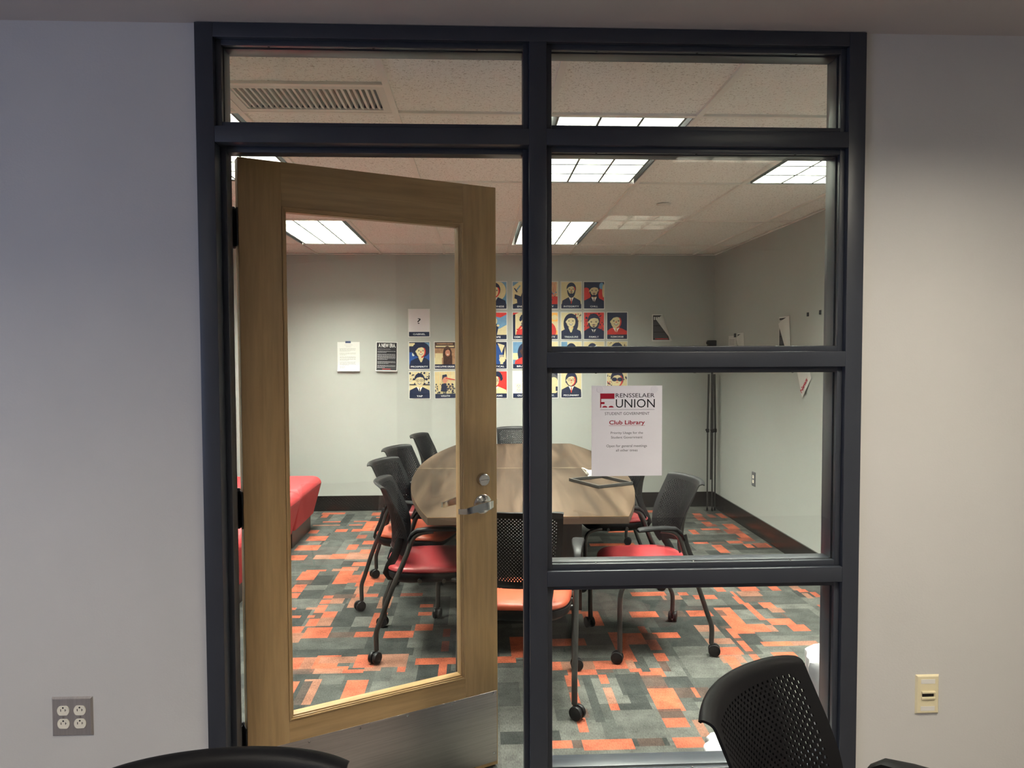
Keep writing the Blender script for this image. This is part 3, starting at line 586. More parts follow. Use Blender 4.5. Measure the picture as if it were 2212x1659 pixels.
def backrest_mesh():
    NU, NV = 50, 92
    zs = [interp(PROF, t/400)[0] for t in range(401)]
    def vz(zt):
        for t in range(401):
            if zs[t] >= zt: return t/400
        return 1
    rows = [0, .03, .06]; zz = interp(PROF,.06)[0]
    while zz < .840: zz += .0078; rows.append(vz(zz))
    a = rows[-1]
    for k in range(1, 13): rows.append(a+(1-a)*k/12)
    rows = sorted(set(round(r_,5) for r_ in rows)); NV = len(rows)-1
    V = []; F = []
    pts = [[S(-1+2*i/NU, rows[j]) for i in range(NU+1)] for j in range(NV+1)]
    nor = [[None]*(NU+1) for _ in range(NV+1)]
    for j in range(NV+1):
        for i in range(NU+1):
            du = pts[j][min(i+1,NU)]-pts[j][max(i-1,0)]; dv = pts[min(j+1,NV)][i]-pts[max(j-1,0)][i]
            nor[j][i] = du.cross(dv).normalized()
    h = .0028
    def idx(side, j, i): return side*(NV+1)*(NU+1)+j*(NU+1)+i
    for side in (0,1):
        for j in range(NV+1):
            for i in range(NU+1): V.append(pts[j][i]+nor[j][i]*(h if side == 0 else -h))
    for j in range(NV):
        for i in range(NU):
            c = (pts[j][i]+pts[j+1][i+1])/2
            x, z = c.x, c.z
            wloc = interp(PROF, rows[j])[2]
            lim = min(wloc-.022, .192)
            hole = (.553 < z < .842) and abs(x) < lim and (i+j) % 2 == 0
            if z > .815 and abs(x) > lim-(z-.815)*.8: hole = False
            if z < .60 and abs(x) > lim-(.60-z)*.6: hole = False
            a_ = [idx(0,j,i), idx(0,j,i+1), idx(0,j+1,i+1), idx(0,j+1,i)]; b_ = [idx(1,j,i), idx(1,j,i+1), idx(1,j+1,i+1), idx(1,j+1,i)]
            if not hole:
                F.append(tuple(a_)); F.append(tuple(reversed(b_)))
            else:
                n0 = len(V)
                for q in (a_, b_):
                    cc = sum((V[k] for k in q), Vector())/4
                    for k in q: V.append(cc+(V[k]-cc)*.70)
                A = [n0+k for k in range(4)]; Bq = [n0+4+k for k in range(4)]
                for k in range(4):
                    k2 = (k+1)%4
                    F.append((a_[k],a_[k2],A[k2],A[k])); F.append((b_[k2],b_[k],Bq[k],Bq[k2])); F.append((A[k],A[k2],Bq[k2],Bq[k]))
    for j in range(NV):
        F.append((idx(0,j,0),idx(0,j+1,0),idx(1,j+1,0),idx(1,j,0))); F.append((idx(0,j+1,NU),idx(0,j,NU),idx(1,j,NU),idx(1,j+1,NU)))
    for i in range(NU):
        F.append((idx(0,0,i+1),idx(0,0,i),idx(1,0,i),idx(1,0,i+1))); F.append((idx(0,NV,i),idx(0,NV,i+1),idx(1,NV,i+1),idx(1,NV,i)))
    for sgn in (-1, 1):
        P_ = [(.160,-.118,.60,.018,.005),(.156,-.130,.55,.020,.006),(.150,-.150,.50,.021,.006),(.142,-.176,.455,.020,.006),(.136,-.192,.415,.018,.006),(.122,-.180,.388,.014,.007),(.112,-.130,.380,.010,.008),(.108,-.06,.385,.010,.008)]
        n0 = len(V); n_ = 10
        for k, (x, y, z, ha, hb) in enumerate(P_):
            a0 = P_[max(k-1,0)]; a1 = P_[min(k+1,len(P_)-1)]
            d = Vector((0, a1[1]-a0[1], a1[2]-a0[2])).normalized(); nrm = Vector((0, d.z, -d.y))
            for q in range(n_):
                t = 2*PI*q/n_; V.append(Vector((sgn*x,y,z)) + nrm*ha*math.cos(t) + Vector((1,0,0))*hb*math.sin(t))
        for k in range(len(P_)-1):
            for q in range(n_): F.append((n0+k*n_+q,n0+k*n_+(q+1)%n_,n0+(k+1)*n_+(q+1)%n_,n0+(k+1)*n_+q))
        F.append(tuple(n0+q for q in range(n_))); F.append(tuple(n0+(len(P_)-1)*n_+q for q in range(n_)))
    return V, F
BV, BF = backrest_mesh()
def superr(a, b_, n, N=40):
    return [(a*math.copysign(abs(math.cos(2*PI*k/N))**(2/n), math.cos(2*PI*k/N)), b_*math.copysign(abs(math.sin(2*PI*k/N))**(2/n), math.sin(2*PI*k/N))) for k in range(N)]
def seat_mesh(b, m_):
    # layered rounded slab: widths grow then shrink, waterfall front, slight dish
    N = 48; rings = []
    for (z, s, dz) in ((.432,.95,0),(.436,.985,0),(.443,1.0,0),(.452,.992,0),(.459,.965,0),(.463,.90,0),(.462,.70,0),(.459,.45,0),(.457,.2,0)):
        R_ = superr(.235, .222, 4.2, N); ring_ = []
        for (x, y) in R_:
            yy = y*s+.030; xx = x*s*(1-.08*max(0,-y/.222))
            drop = -.018*max(0,(yy-.16)/.09)**2*(1 if z > .43 else .6)
            ring_.append((xx, yy, z+drop))
        rings.append(ring_)
    V = [p for r_ in rings for p in r_]; F = []
    for i in range(len(rings)-1):
        for k in range(N): F.append((i*N+k,i*N+(k+1)%N,(i+1)*N+(k+1)%N,(i+1)*N+k))
    F.append(tuple(range(N-1,-1,-1))); F.append(tuple((len(rings)-1)*N+k for k in range(N)))
    b.add(V, F, m_, True)
def make_chair(loc, rz, label, seatmat, group):
    t = thing('office_chair', label, 'chair', loc, rz, group)
    b = B(); seat_mesh(b, seatmat); b.build('seat', t)
    b = B(); N = 48; rings = []
    for (z, s) in ((.433,.965),(.425,.975),(.402,.955),(.382,.86),(.374,.60)):
        rings.append([(x*s, y*s+.030, z-(.010 if s < .8 else 0)*1) for x, y in superr(.238,.225,4,N)])
    V = [p for r_ in rings for p in r_]; F = []
    for i in range(len(rings)-1):
        for k in range(N): F.append((i*N+k,(i+1)*N+k,(i+1)*N+(k+1)%N,i*N+(k+1)%N))
    F.append(tuple((len(rings)-1)*N+k for k in range(N-1,-1,-1))); F.append(tuple(range(N)))
    b.add(V, F, M['black'], True)
    b.tube([(-.245,-.02,.40),(.245,-.02,.40)], .011, M['blackm']); b.tube([(-.238,.10,.395),(.238,.10,.395)], .010, M['blackm'])
    b.build('seat_pan', t)
    bk = mk('backrest', BV, BF, M['black'], t, smooth=True)
    bk.data.set_sharp_from_angle(angle=math.radians(50))
    for s in (-1, 1):
        l = B(); l.tube([(s*.245,-.234,.062),(s*.245,-.236,.13),(s*.245,-.231,.165),(s*.246,-.213,.21),(s*.250,-.16,.355),(s*.254,-.085,.53),(s*.257,-.060,.600),(s*.257,-.038,.632),(s*.257,0,.648),(s*.259,.05,.654)], .0125, M['blackm'], 12, smoothpath=4)
        rl = l.build('leg', t)
        l = B(); l.tube([(s*.215,.14,.398),(s*.232,.20,.392),(s*.243,.236,.372),(s*.246,.249,.33),(s*.246,.252,.25),(s*.245,.250,.062)], .0125, M['blackm'], 12, smoothpath=4)
        fl_ = l.build('leg', t)
        for par, yy, ang in ((rl,-.234,.7*s+.3),(fl_,.250,-.5*s+2.2)):
            T0 = Matrix.Translation((s*.245, yy, 0)) @ Matrix.Rotation(ang,4,'Z')
            c = B()
            for q in (-1,1):
                c.lathe([(.018,-.009),(.0285,-.008),(.0300,-.005),(.0300,.005),(.0285,.008),(.012,.0095)], M['black'], 24, T0 @ Matrix.Translation((q*.0140,-.014,.0302)) @ Matrix.Rotation(PI/2,4,'Y'))
            c.box((-.004,-.030,.02),(.004,.006,.052),M['black'],T0); c.lathe([(.008,.045),(.008,.066)], M['blackm'], 12, T0)
            c.build('caster', par)
        a = B()  # armrest: pad that widens towards the front, turning down into the rear leg
        st = [(-.078,.605,.013,.009),(-.062,.636,.015,.010),(-.034,.658,.019,.010),(.02,.664,.024,.010),(.08,.665,.028,.010),(.13,.664,.030,.010),(.155,.662,.028,.009),(.166,.658,.021,.006)]
        V = []; F = []; n_ = 10
        for (y, z, hw_, th_) in st:
            for k in range(n_):
                a_ = 2*PI*k/n_; ca = math.cos(a_); sa = math.sin(a_)
                V.append((s*(.259+.006*max(0,y)/.16)+hw_*math.copysign(abs(ca)**.6,ca), y, z+th_*math.copysign(abs(sa)**.7,sa)))
        for i in range(len(st)-1):
            for k in range(n_): F.append((i*n_+k,(i+1)*n_+k,(i+1)*n_+(k+1)%n_,i*n_+(k+1)%n_))
        F.append(tuple(range(n_))); F.append(tuple((len(st)-1)*n_+k for k in range(n_-1,-1,-1)))
        a.add(V, F, M['black'], True); a.build('armrest', t)
    return t
def place(first, loc, rz, label, seatmat, group):
    if first is None: return make_chair(loc, rz, label, seatmat, group)
    r_ = copy_tree(first); r_.location = loc; r_.rotation_euler = (0,0,rz); r_['label'] = label; r_['group'] = group
    for ch in r_.children:
        if ch.name.startswith('seat') and not ch.name.startswith('seat_pan'):
            ch.data.materials[0].name
            ch.material_slots[0].link = 'OBJECT'; ch.material_slots[0].material = seatmat
    return r_
def face(dx, dy): return math.atan2(dy, dx)-PI/2
GI, GN = 'black mesh-back chairs round the conference table', 'black mesh-back chairs of the near room'
OR, RD = M['orange_seat'], M['red_seat']
chairs = [
 ((-.286,1.758,0), face(.999,.04), 'black chair with red seat at the left side of the table, nearest the door', RD, GI),
 ((-.402,2.44,0), face(.95,-.31), 'black chair with orange seat, second from the door along the left side of the table', OR, GI),
 ((-.394,3.08,0), face(.93,-.37), 'black chair third along the left side of the conference table, seen above the second', RD, GI),
 ((-.288,3.93,0), face(.97,-.22), 'black chair farthest back on the left side of the conference table', RD, GI),
 ((.180,1.145,0), face(.12,.99), 'black chair with orange seat tucked under the near end of the table, beside the mullion', OR, GI),
 ((.90,1.71,0), face(-.985,-.15), 'black chair with coral red seat pulled out on the right of the table, nearest', RD, GI),
 ((.92,2.80,0), face(-.995,-.03), 'black chair behind the nearest right-hand chair, its back below the paper sign', RD, GI),
 ((.90,3.92,0), face(-.98,-.15), 'black chair on the right of the table almost hidden behind the paper sign', RD, GI),
 ((.355,4.325,0), face(-.03,-1.), 'black chair at the far head of the conference table, its back above the tabletop', RD, GI),
 ((.690,-.887,0), face(.70,-.715), 'large foreground chair in front of the sidelight, perforated back, one armrest at the right edge', RD, GN),
 ((-.403,-1.204,0), face(.06,-1.), 'foreground chair showing only its dark top rail at the lower left edge', RD, GN)]
first = None
for c in chairs:
    o = place(first, *c)
    if first is None: first = o

# ---- conference table
tb = thing('conference_table', 'long boat-shaped conference table with taupe wood-grain top', 'table', (.275,2.905,0), -.024)
b = B()
N = 24; pts = []
HL, E0, W0 = 1.478, .490, .700
for k in range(N+1): t = -1+2*k/N; pts.append((E0+(W0-E0)*(1-abs(t)**2.1), t*HL))
outl = pts+[(-x, y) for x, y in reversed(pts)]
n = len(outl)
for (za, zb, m_, ins) in ((.697,.7325,M['edge_t'],0.),(.7325,.735,M['walnut'],0.)):
    V = [(x, y, za) for x, y in outl]+[(x, y, zb) for x, y in outl]
    b.add(V, [(k,(k+1)%n,n+(k+1)%n,n+k) for k in range(n)], M['brass'] if m_ is M['walnut'] else m_, False); b.add(V, [tuple(range(n-1,-1,-1)), tuple(n+k for k in range(n))], m_, False)
b.build('tabletop', tb)
B().box((-.715,.083,.7351),(.715,.0845,.7353),M['cream']).build('top_seam', tb)
for y0, pw, nm in ((-.69,.35,'pedestal'),(.66,.24,'pedestal')):
    b = B(); b.box((-pw,y0,.0),(pw,y0+.08,.697),M['espresso'],bev=.002); b.box((-.10,y0+.08,.05),(.10,y0+.30,.697),M['espresso']); b.build(nm, tb)
B().box((-.02,-.50,.30),(.02,.72,.66),M['espresso']).build('modesty_panel', tb)

# ---- things on the table
fcx = thing('picture_frame', 'empty black square picture frame lying on the tabletop', 'picture frame', (.742,2.352,.735), math.atan2(2.138-2.418,.707-.565))
b = B(); s1, s2, bw, bh = .155, .128, .013, .019
b.box((-s1,-s2,0),(s1,-s2+bw,bh),M['blackm'],bev=.0012); b.box((-s1,s2-bw,0),(s1,s2,bh),M['blackm'],bev=.0012)
b.box((-s1,-s2+bw,0),(-s1+bw,s2-bw,bh),M['blackm'],bev=.0012); b.box((s1-bw,-s2+bw,0),(s1,s2-bw,bh),M['blackm'],bev=.0012)
b.build('frame_bars', fcx)
wb = B()
wb.box((.70,2.56,.735),(.80,2.68,.765),M['paper'],bev=.006)
wb.tube([(.705,2.60,.770),(.675,2.61,.785),(.668,2.63,.78),(.70,2.655,.742)], .004, M['white_p'], 8, smoothpath=3)
wb.tube([(.705,2.565,.745),(.688,2.55,.739),(.70,2.535,.738)], .004, M['white_p'], 8)
tag(wb.build('desk_clutter'), 'small white plastic object with a thin loop, on the table by the sign corner', 'desk item')
bpy.data.objects['desk_clutter'].name = 'white_holder'

# ---- red lounge benches along the left wall
def bench(y0, y1, label):
    t = thing('lounge_ottoman', label, 'ottoman', (-1.78,(y0+y1)/2,0), 0, 'red upholstered benches along the left wall')
    D = (y1-y0)/2-.004
    bm = bmesh.new(); bmesh.ops.create_cube(bm, size=1)
    for v in bm.verts:
        top = v.co.z > 0
        v.co = Vector((v.co.x*2*(.40 if top else .335), v.co.y*2*(D if top else D-.03), .47 if top else .14))
    bmesh.ops.bevel(bm, geom=[e for e in bm.edges if (e.verts[0].co.z > .3 and e.verts[1].co.z > .3)], offset=.09, segments=7, profile=.55, affect='EDGES')
    bmesh.ops.bevel(bm, geom=[e for e in bm.edges if abs(e.verts[0].co.z-e.verts[1].co.z) > .2], offset=.03, segments=4, profile=.5, affect='EDGES')
    B().bm(bm, M['sofa'], None, True).build('cushion_body', t)
    B().box((-.30,-D+.04,0),(.31,D-.05,.145),M['espresso']).build('plinth', t)
bench(3.71, 4.47, 'red ottoman farthest back against the left wall')
bench(2.93, 3.70, 'red ottoman in the middle of the row, half hidden by the door stile')
bench(2.15, 2.92, 'red ottoman nearest the door, seen only through the hinge gap')

# ---- folded tripod stand in the back right corner
tp = thing('tripod_stand', 'tall folded black tripod stand leaning in the back right corner', 'tripod', (2.235,4.955,0))
b = B(); b.tube([(.012,.02,.30),(.012,.02,1.0)], .012, M['blackm']); b.tube([(.012,.02,1.0),(.012,.02,1.56)], .009, M['blackm']); b.build('column', tp)
b = B(); b.box((-.024,-.01,1.55),(.040,.045,1.60),M['black'],bev=.006); b.box((-.034,-.014,1.585),(.046,.05,1.645),M['black'],bev=.008); b.lathe([(.010,0),(.012,.02)],M['black'],12,Matrix.Translation((-.03,.0,1.62))@Matrix.Rotation(-PI/2,4,'Y')); b.build('head', tp)
for (x, y) in ((-.032,.0),(.008,-.022),(.044,.005)):
    l = B(); l.tube([(x,y,.018),(x*1.0,y,.78)], .0075, M['blackm'], 8); l.tube([(x,y,.78),(x*.75,y+.004,1.32)], .0100, M['blackm'], 8)
    g_ = l.build('leg', tp)
    k = B(); k.lathe([(.013,0),(.015,.008),(.015,.028),(.012,.036)], M['black'], 12, Matrix.Translation((x,y,.76))); k.lathe([(.007,0),(.009,.012)],M['black'],10,Matrix.Translation((x-.010,y-.004,.785))@Matrix.Rotation(-PI/2,4,'Y')); k.build('leg_lock', g_)
    B().lathe([(.008,0),(.010,.002),(.009,.03)], M['black'], 10, Matrix.Translation((x,y,0))).build('rubber_foot', g_)

# ---- bins by the window
def lined_bin(name, loc, r0, r1, h, m_, lab, bag_z0, bag_top, seed):
    t = thing(name, lab, 'bin', loc)
    B().lathe([(r0,0),(r1,h),(r1-.004,h),(r0-.004,.01)], m_, 32).build('bin_body', t)
    R_ = random.Random(seed); N = 56; rows = 14; V = []; F = []
    ph = [R_.uniform(0,6.3) for _ in range(6)]
    for j in range(rows+1):
        z = bag_z0+(bag_top-bag_z0)*j/rows
        for k in range(N):
            a = 2*PI*k/N; base = r0+(r1-r0)*min(1,z/h)
            rr_ = base+.010+.006*math.sin(9*a+ph[0]+z*9)+.005*math.sin(17*a+ph[1]-z*22)+.004*math.sin(5*a+z*40+ph[2])
            if z > h: rr_ *= 1-.9*((z-h)/max(.001,bag_top-h+.02))**2
            V.append((rr_*math.cos(a), rr_*math.sin(a), z+(.012*math.sin(7*a+ph[3]) if j == 0 else .004*math.sin(6*a+ph[4]))))
    for j in range(rows):
        for k in range(N): F.append((j*N+k,j*N+(k+1)%N,(j+1)*N+(k+1)%N,(j+1)*N+k))
    F.append(tuple(rows*N+k for k in range(N)))
    b = B(); b.add(V, F, M['liner'], True); b.build('bin_liner', t)
    return t
lined_bin('waste_bin', (1.335,.375,0), .135, .160, .43, M['greybin'], 'bin with white plastic liner beside the right jamb, behind the lower glass', .235, .475, 2)
lined_bin('recycling_bin', (.93,.37,0), .115, .124, .13, M['bin'], 'low blue bin with white liner behind the foreground chair back', .06, .15, 5)

# ---- paper sign on the glass
sg = thing('paper_sign', 'white paper sign for the student government club library taped on the glass', 'sign', (.338,.0375,1.159))
U = .2135/1050
def sx(x): return (x-190)*U
def sz(y): return (1515-y)*.272/1355
V = []; F = []; nn = 12
for j in range(nn+1):
    for i in range(nn+1):
        x = i/nn*.2135; z = j/nn*.272; V.append((x, -.0012, z))
n0 = len(V); V += [(v[0], -.0006, v[2]) for v in V]
for j in range(nn):
    for i in range(nn):
        k = j*(nn+1)+i; F.append((k,k+1,k+nn+2,k+nn+1)); F.append((n0+k,n0+k+nn+1,n0+k+nn+2,n0+k+1))
b = B(); b.add(V, F, M['paperg'], True); b.build('paper_sheet', sg)
b = B(); y = -.0014
def srect(x0,y0,x1,y1,m_): b.poly([(sx(x0),sz(y1)),(sx(x1),sz(y1)),(sx(x1),sz(y0)),(sx(x0),sz(y0))], y, m_)
srect(318,275,530,356,M['inkr']); srect(318,356,333,488,M['inkr']); srect(333,402,383,434,M['inkr'])
srect(333,364,530,367,M['inkl']); srect(383,402,530,405,M['inkl']); srect(383,432,530,435,M['inkl'])
for cx in (387,480): b.poly([(sx(cx)+38*U*math.cos(a), sz(485)+25*U*math.sin(a)) for a in [PI*k/14 for k in range(15)]], y, M['inkr'])
b.build('logo_block', sg)
b = B()
addtext(b,'RENSSELAER',sx(548),sx(1125),sz(337),sz(275),y,M['ink'])
addtext(b,'UNION',sx(550),sx(1130),sz(489),sz(361),y,M['ink'])
b.poly([(sx(320),sz(520)),(sx(1125),sz(520)),(sx(1125),sz(516)),(sx(320),sz(516))], y, M['inkg'])
addtext(b,'STUDENT GOVERNMENT',sx(388),sx(1052),sz(598),sz(556),y,M['inkg'])
addtext(b,'Club Library',sx(452),sx(982),sz(760),sz(678),y-.0001,M['inkr'],bold=.018)
b.poly([(sx(448),sz(759)),(sx(984),sz(759)),(sx(984),sz(755)),(sx(448),sz(755))], y, M['inkr'])
addtext(b,'Priority Usage for the',sx(475),sx(955),sz(893),sz(848),y,M['inkg'])
addtext(b,'Student Government',sx(480),sx(948),sz(951),sz(914),y,M['inkg'])
addtext(b,'Open for general meetings',sx(412),sx(1015),sz(1092),sz(1042),y,M['inkg'])
addtext(b,'all other times',sx(553),sx(875),sz(1146),sz(1108),y,M['inkg'])
b.build('printed_text', sg)
for cx in (318, 1125):
    B().lathe([(52*U,0),(50*U,.0006)], M['tapeclear'], 28, Matrix.Translation((sx(cx),-.0013,sz(214)))@RX).build('tape_dot', sg)

# ---- wall plates
def duplex(par, T, loc, vert=True):
    o = B()
    fcs = [(x, z) for x, z in ell(0,0,.0172,.0172,28)]
    fcs = [(x, max(-.0140,min(.0140,z))) for x, z in fcs]
    V = [(x,0,z) for x,z in fcs]+[(x,-.0022,z) for x,z in fcs]; n = len(fcs)
    o.add(V, [tuple(range(n,2*n))]+[(k,(k+1)%n,n+(k+1)%n,n+k) for k in range(n)], M['outlet'])
    r_ = o.build('receptacle', par, loc)
    s_ = B(); s_.box((-.0075,-.0025,-.002),(-.0055,-.0021,.005),M['slot']); s_.box((.0052,-.0025,-.002),(.0068,-.0021,.005),M['slot']); s_.box((.0066,-.0025,.001),(.0092,-.0021,.0024),M['slot'])
    s_.poly(ell(0,.0088,.0026,.0026,12), -.0025, M['slot']); s_.build('slots', r_)
    return r_
def plate_mesh(w_, h_, m_, t=.006):
    b = B(); i_ = .005
    V = [(-w_/2,0,-h_/2),(w_/2,0,-h_/2),(w_/2,0,h_/2),(-w_/2,0,h_/2),(-w_/2+i_,-t,-h_/2+i_),(w_/2-i_,-t,-h_/2+i_),(w_/2-i_,-t,h_/2-i_),(-w_/2+i_,-t,h_/2-i_)]
    b.add(V, [(4,5,6,7),(0,1,5,4),(1,2,6,5),(2,3,7,6),(3,0,4,7)], m_); return b
t = thing('power_outlet', 'double steel outlet plate with four almond sockets on the near wall, left', 'outlet', (-1.188,.0128,.475))
plate_mesh(.117,.116,M['steel']).build('face_plate', t)
for x in (-.0235,.0235):
    for z in (.0195,-.0195): duplex(t, None, (x,-.0058,z))
    B().lathe([(.0032,0),(.0026,.0014)], M['chrome'], 12, Matrix.Translation((x,-.006,0))@RX).build('screw', t)
t = thing('data_wall_plate', 'ivory wall plate with one data port on the near wall, right', 'wall plate', (1.3705,.0128,.480))
plate_mesh(.074,.122,M['ivory']).build('face_plate', t)
for z in (.041,-.043):
    b = B(); b.box((-.022,-.0066,z-.007),(.022,-.0058,z+.007),M['white_p']); b.build('label_window', t)
b = B(); b.box((-.021,-.010,-.014),(.021,-.006,-.006),M['ivory'],bev=.001); b.box((-.021,-.013,.006),(.021,-.006,.012),M['ivory'],bev=.001); b.box((-.018,-.0066,-.006),(.018,-.0061,.006),M['slot']); b.build('data_port', t)
t = thing('power_outlet', 'dark outlet plate with ivory sockets low on the right-hand wall of the meeting room', 'outlet', (XR_,4.065,.455), -PI/2)
plate_mesh(.080,.122,M['greybin']).build('face_plate', t)
for z in (.0195,-.0195): duplex(t, None, (0,-.0058,z))
# ================================================================== POSTERS ON THE BACK WALL
YP = YB-.0012
PW, PH = .212, .274
def poster(x, z, cap, scene, label, tilt=0., cap_white=True, captx=None, group='posterised portrait posters taped to the back wall'):
    """x, z: centre on the wall"""
    t = thing('wall_poster', label, 'poster', (x, YP, z), 0, group); t.rotation_euler = (0, tilt, 0)
    w, h = PW/2, PH/2
    V = []; F = []; n = 8
    for j in range(n+1):
        for i in range(n+1):
            u = -1+2*i/n; v = -1+2*j/n
            V.append((u*w, -.0008, v*h))
    for j in range(n):
        for i in range(n): k = j*(n+1)+i; F.append((k,k+1,k+n+2,k+n+1))
    V += [(-w,.0010,-h),(w,.0010,-h),(w,.0010,h),(-w,.0010,h)]; q = len(V)-4; F.append((q+3,q+2,q+1,q))
    b = B(); b.add(V, F, M['paper'], False); b.build('paper_sheet', t)
    m0 = .008; px0, px1 = -w+m0, w-m0; pz0, pz1 = -h+m0, h-m0; capz = pz0+.043
    d = B(); Y = [-.0011]
    def P(pts, m_):
        # unit picture coordinates (0..1, 0..1) -> poster, clipped by clamping
        d.poly([(px0+min(1,max(0,a))*(px1-px0), capz+min(1,max(0,c))*(pz1-capz)) for a, c in pts], Y[0], M[m_]); Y[0] -= .00012
    scene(P)
    d.build('printed_picture', t)
    c = B(); c.poly([(px0,pz0),(px1,pz0),(px1,capz),(px0,capz)], -.0030, M['navy'])
    if cap:
        wd = captx or min(.165, .0155*len(cap)+.01)
        addtext(c, cap, -wd/2, wd/2, pz0+.013, pz0+.029, -.0032, M['white_i'], bold=.010)
    c.build('caption_band', t)
    return t
def rc(x0,y0,x1,y1): return [(x0,y0),(x1,y0),(x1,y1),(x0,y1)]
def bust(P, bg, hair='short', shadow='red', coat='navy', extra=None, cx=.5, cz=.60, s=1.0, skin='cream', beard=False, glasses=False, smile=False):
    P(rc(0,0,1,1), bg if isinstance(bg,str) else bg[0])
    if not isinstance(bg, str):
        for (pts, m_) in bg[1]: P(pts, m_)
    s = s*1.12; rx, rz = .20*s, .235*s
    if hair == 'long': P(ell(cx,cz-.10,rx*1.65,rz*1.75,26)[:], 'navy')
    if hair == 'hat': P(ell(cx,cz+.06,rx*1.9,rz*1.25), 'navy')
    # shoulders
    P([(cx-.46*s,0),(cx-.43*s,.16),(cx-.22*s,.27),(cx-.09*s,.33),(cx+.09*s,.33),(cx+.22*s,.27),(cx+.43*s,.16),(cx+.46*s,0)], coat)
    P([(cx-.12*s,.335),(cx+.12*s,.335),(cx+.03*s,.10),(cx-.02*s,.10)], skin)
    if hair not in ('long','hat'): P([(cx-.12*s,.30),(cx-.05*s,.33),(cx-.005,.10)], 'white_i'); P([(cx+.12*s,.30),(cx+.05*s,.33),(cx+.005,.10)], 'white_i'); P([(cx-.018,.24),(cx+.018,.24),(cx+.03,.05),(cx,.0),(cx-.03,.05)], shadow if shadow != skin else 'navy')
    P([(cx-.09*s,cz-.26),(cx+.09*s,cz-.26),(cx+.08*s,.30),(cx-.08*s,.30)], skin); P([(cx-.02*s,cz-.24),(cx+.09*s,cz-.24),(cx+.08*s,.30),(cx+.02*s,.30)], shadow if shadow != skin else 'orange_i')
    if hair == 'short': P(ell(cx,cz+.05,rx*1.14,rz*1.10,26), 'navy')
    if hair == 'bob': P(ell(cx,cz+.03,rx*1.32,rz*1.28,26), 'navy'); P(rc(cx-rx*1.3,cz-.13,cx+rx*1.3,cz), 'navy')
    if hair == 'curly':
        for k in range(9): P(ell(cx+rx*1.05*math.cos(PI*k/8),cz+.08+rz*.85*math.sin(PI*k/8),.09*s,.085*s,12), 'navy')
    P(ell(cx-rx*1.02,cz-.02,.03,.05,10), skin)
    P(ell(cx,cz-.01,rx,rz,26), skin)
    P(ell(cx,cz-.01,rx,rz,16,-PI/2,PI/2)+[(cx+rx*.35,cz+.1),(cx+rx*.25,cz-.05),(cx+rx*.5,cz-.15)], shadow)
    P(ell(cx+.01,cz-.02,rx*.70,rz*.80,20), skin)
    if hair != 'bald':
        P([(cx-rx*1.02,cz+.02),(cx-rx*1.05,cz+.13),(cx-rx*.6,cz+rz*1.02),(cx+rx*.4,cz+rz*1.08),(cx+rx*1.02,cz+.14),(cx+rx*1.02,cz+.03),(cx+rx*.78,cz+rz*.50),(cx+rx*.1,cz+rz*.62),(cx-rx*.55,cz+rz*.5),(cx-rx*.86,cz+.07)], 'navy')
    for q in (-1,1):
        P([(cx+q*rx*.45-.055*s,cz+.045),(cx+q*rx*.45,cz+.062),(cx+q*rx*.45+.055*s,cz+.045),(cx+q*rx*.45,cz+.050)], 'navy')
        P(ell(cx+q*rx*.45,cz+.012,.034*s,.016*s,10), 'navy')
        if glasses:
            P(ell(cx+q*rx*.45,cz+.008,.075*s,.058*s,16), 'navy'); P(ell(cx+q*rx*.45,cz+.008,.062*s,.046*s,16), skin); P(ell(cx+q*rx*.45,cz+.008,.030*s,.014*s,10), 'navy')
        if glasses == 'sun': P(ell(cx+q*rx*.48,cz+.010,.095*s,.062*s,16), 'navy')
    P([(cx-.012,cz+.01),(cx+.014,cz+.01),(cx+.030,cz-.065),(cx-.030,cz-.068)], shadow)
    if beard:
        out_ = [(cx+rx*1.02*math.cos(a), cz-.01+rz*(1.05 if beard < 1.2 else beard)*math.sin(a)) for a in [PI+PI*k/14 for k in range(15)]]
        inn = [(cx+rx*.74*math.cos(a), cz-.045+rz*.62*math.sin(a)) for a in [2*PI-PI*k/14 for k in range(15)]]
        for k in range(14): P([out_[k], out_[k+1], inn[13-k], inn[14-k]], 'navy')
        P([(cx-.085*s,cz-.118),(cx,cz-.088),(cx+.085*s,cz-.118),(cx+.05*s,cz-.125),(cx-.05*s,cz-.125)], 'navy')
        P(ell(cx,cz-.140,.045*s,.010,10), 'red'); P(ell(cx,cz-.19,.05*s,.022,10), 'navy')
    elif smile:
        P([(cx-.085*s,cz-.105),(cx,cz-.120),(cx+.085*s,cz-.105),(cx+.05*s,cz-.155),(cx,cz-.168),(cx-.05*s,cz-.155)], 'navy'); P([(cx-.06*s,cz-.118),(cx+.06*s,cz-.118),(cx+.035*s,cz-.142),(cx-.035*s,cz-.142)], 'white_i')
    else: P([(cx-.065*s,cz-.125),(cx,cz-.115),(cx+.065*s,cz-.125),(cx,cz-.148)], 'red' if skin == 'cream' else 'navy')
    if extra: extra(P)
R5 = random.Random(11)
def speck(cols, n, x0=0, y0=0, x1=1, y1=1, r_=.05):
    out = []
    for k in range(n):
        x = R5.uniform(x0,x1); y = R5.uniform(y0,y1); a = R5.uniform(.3,1)*r_; c = R5.uniform(.3,1)*r_
        out.append(([(x-a,y-c*.6),(x+a*.4,y-c),(x+a,y+c*.2),(x-a*.2,y+c)], R5.choice(cols)))
    return out
PX = [-.570,-.323,-.068,.179,.437,.678,.910,1.133,1.361]; PX[2] = -.07
PZ = [2.090, 1.793, 1.508, 1.222]
def q_mark(P): P(rc(0,0,1,1), 'paper'); 
M['paperlilac'] = mat('pale_lilac_print', (.60,.57,.60), .7)
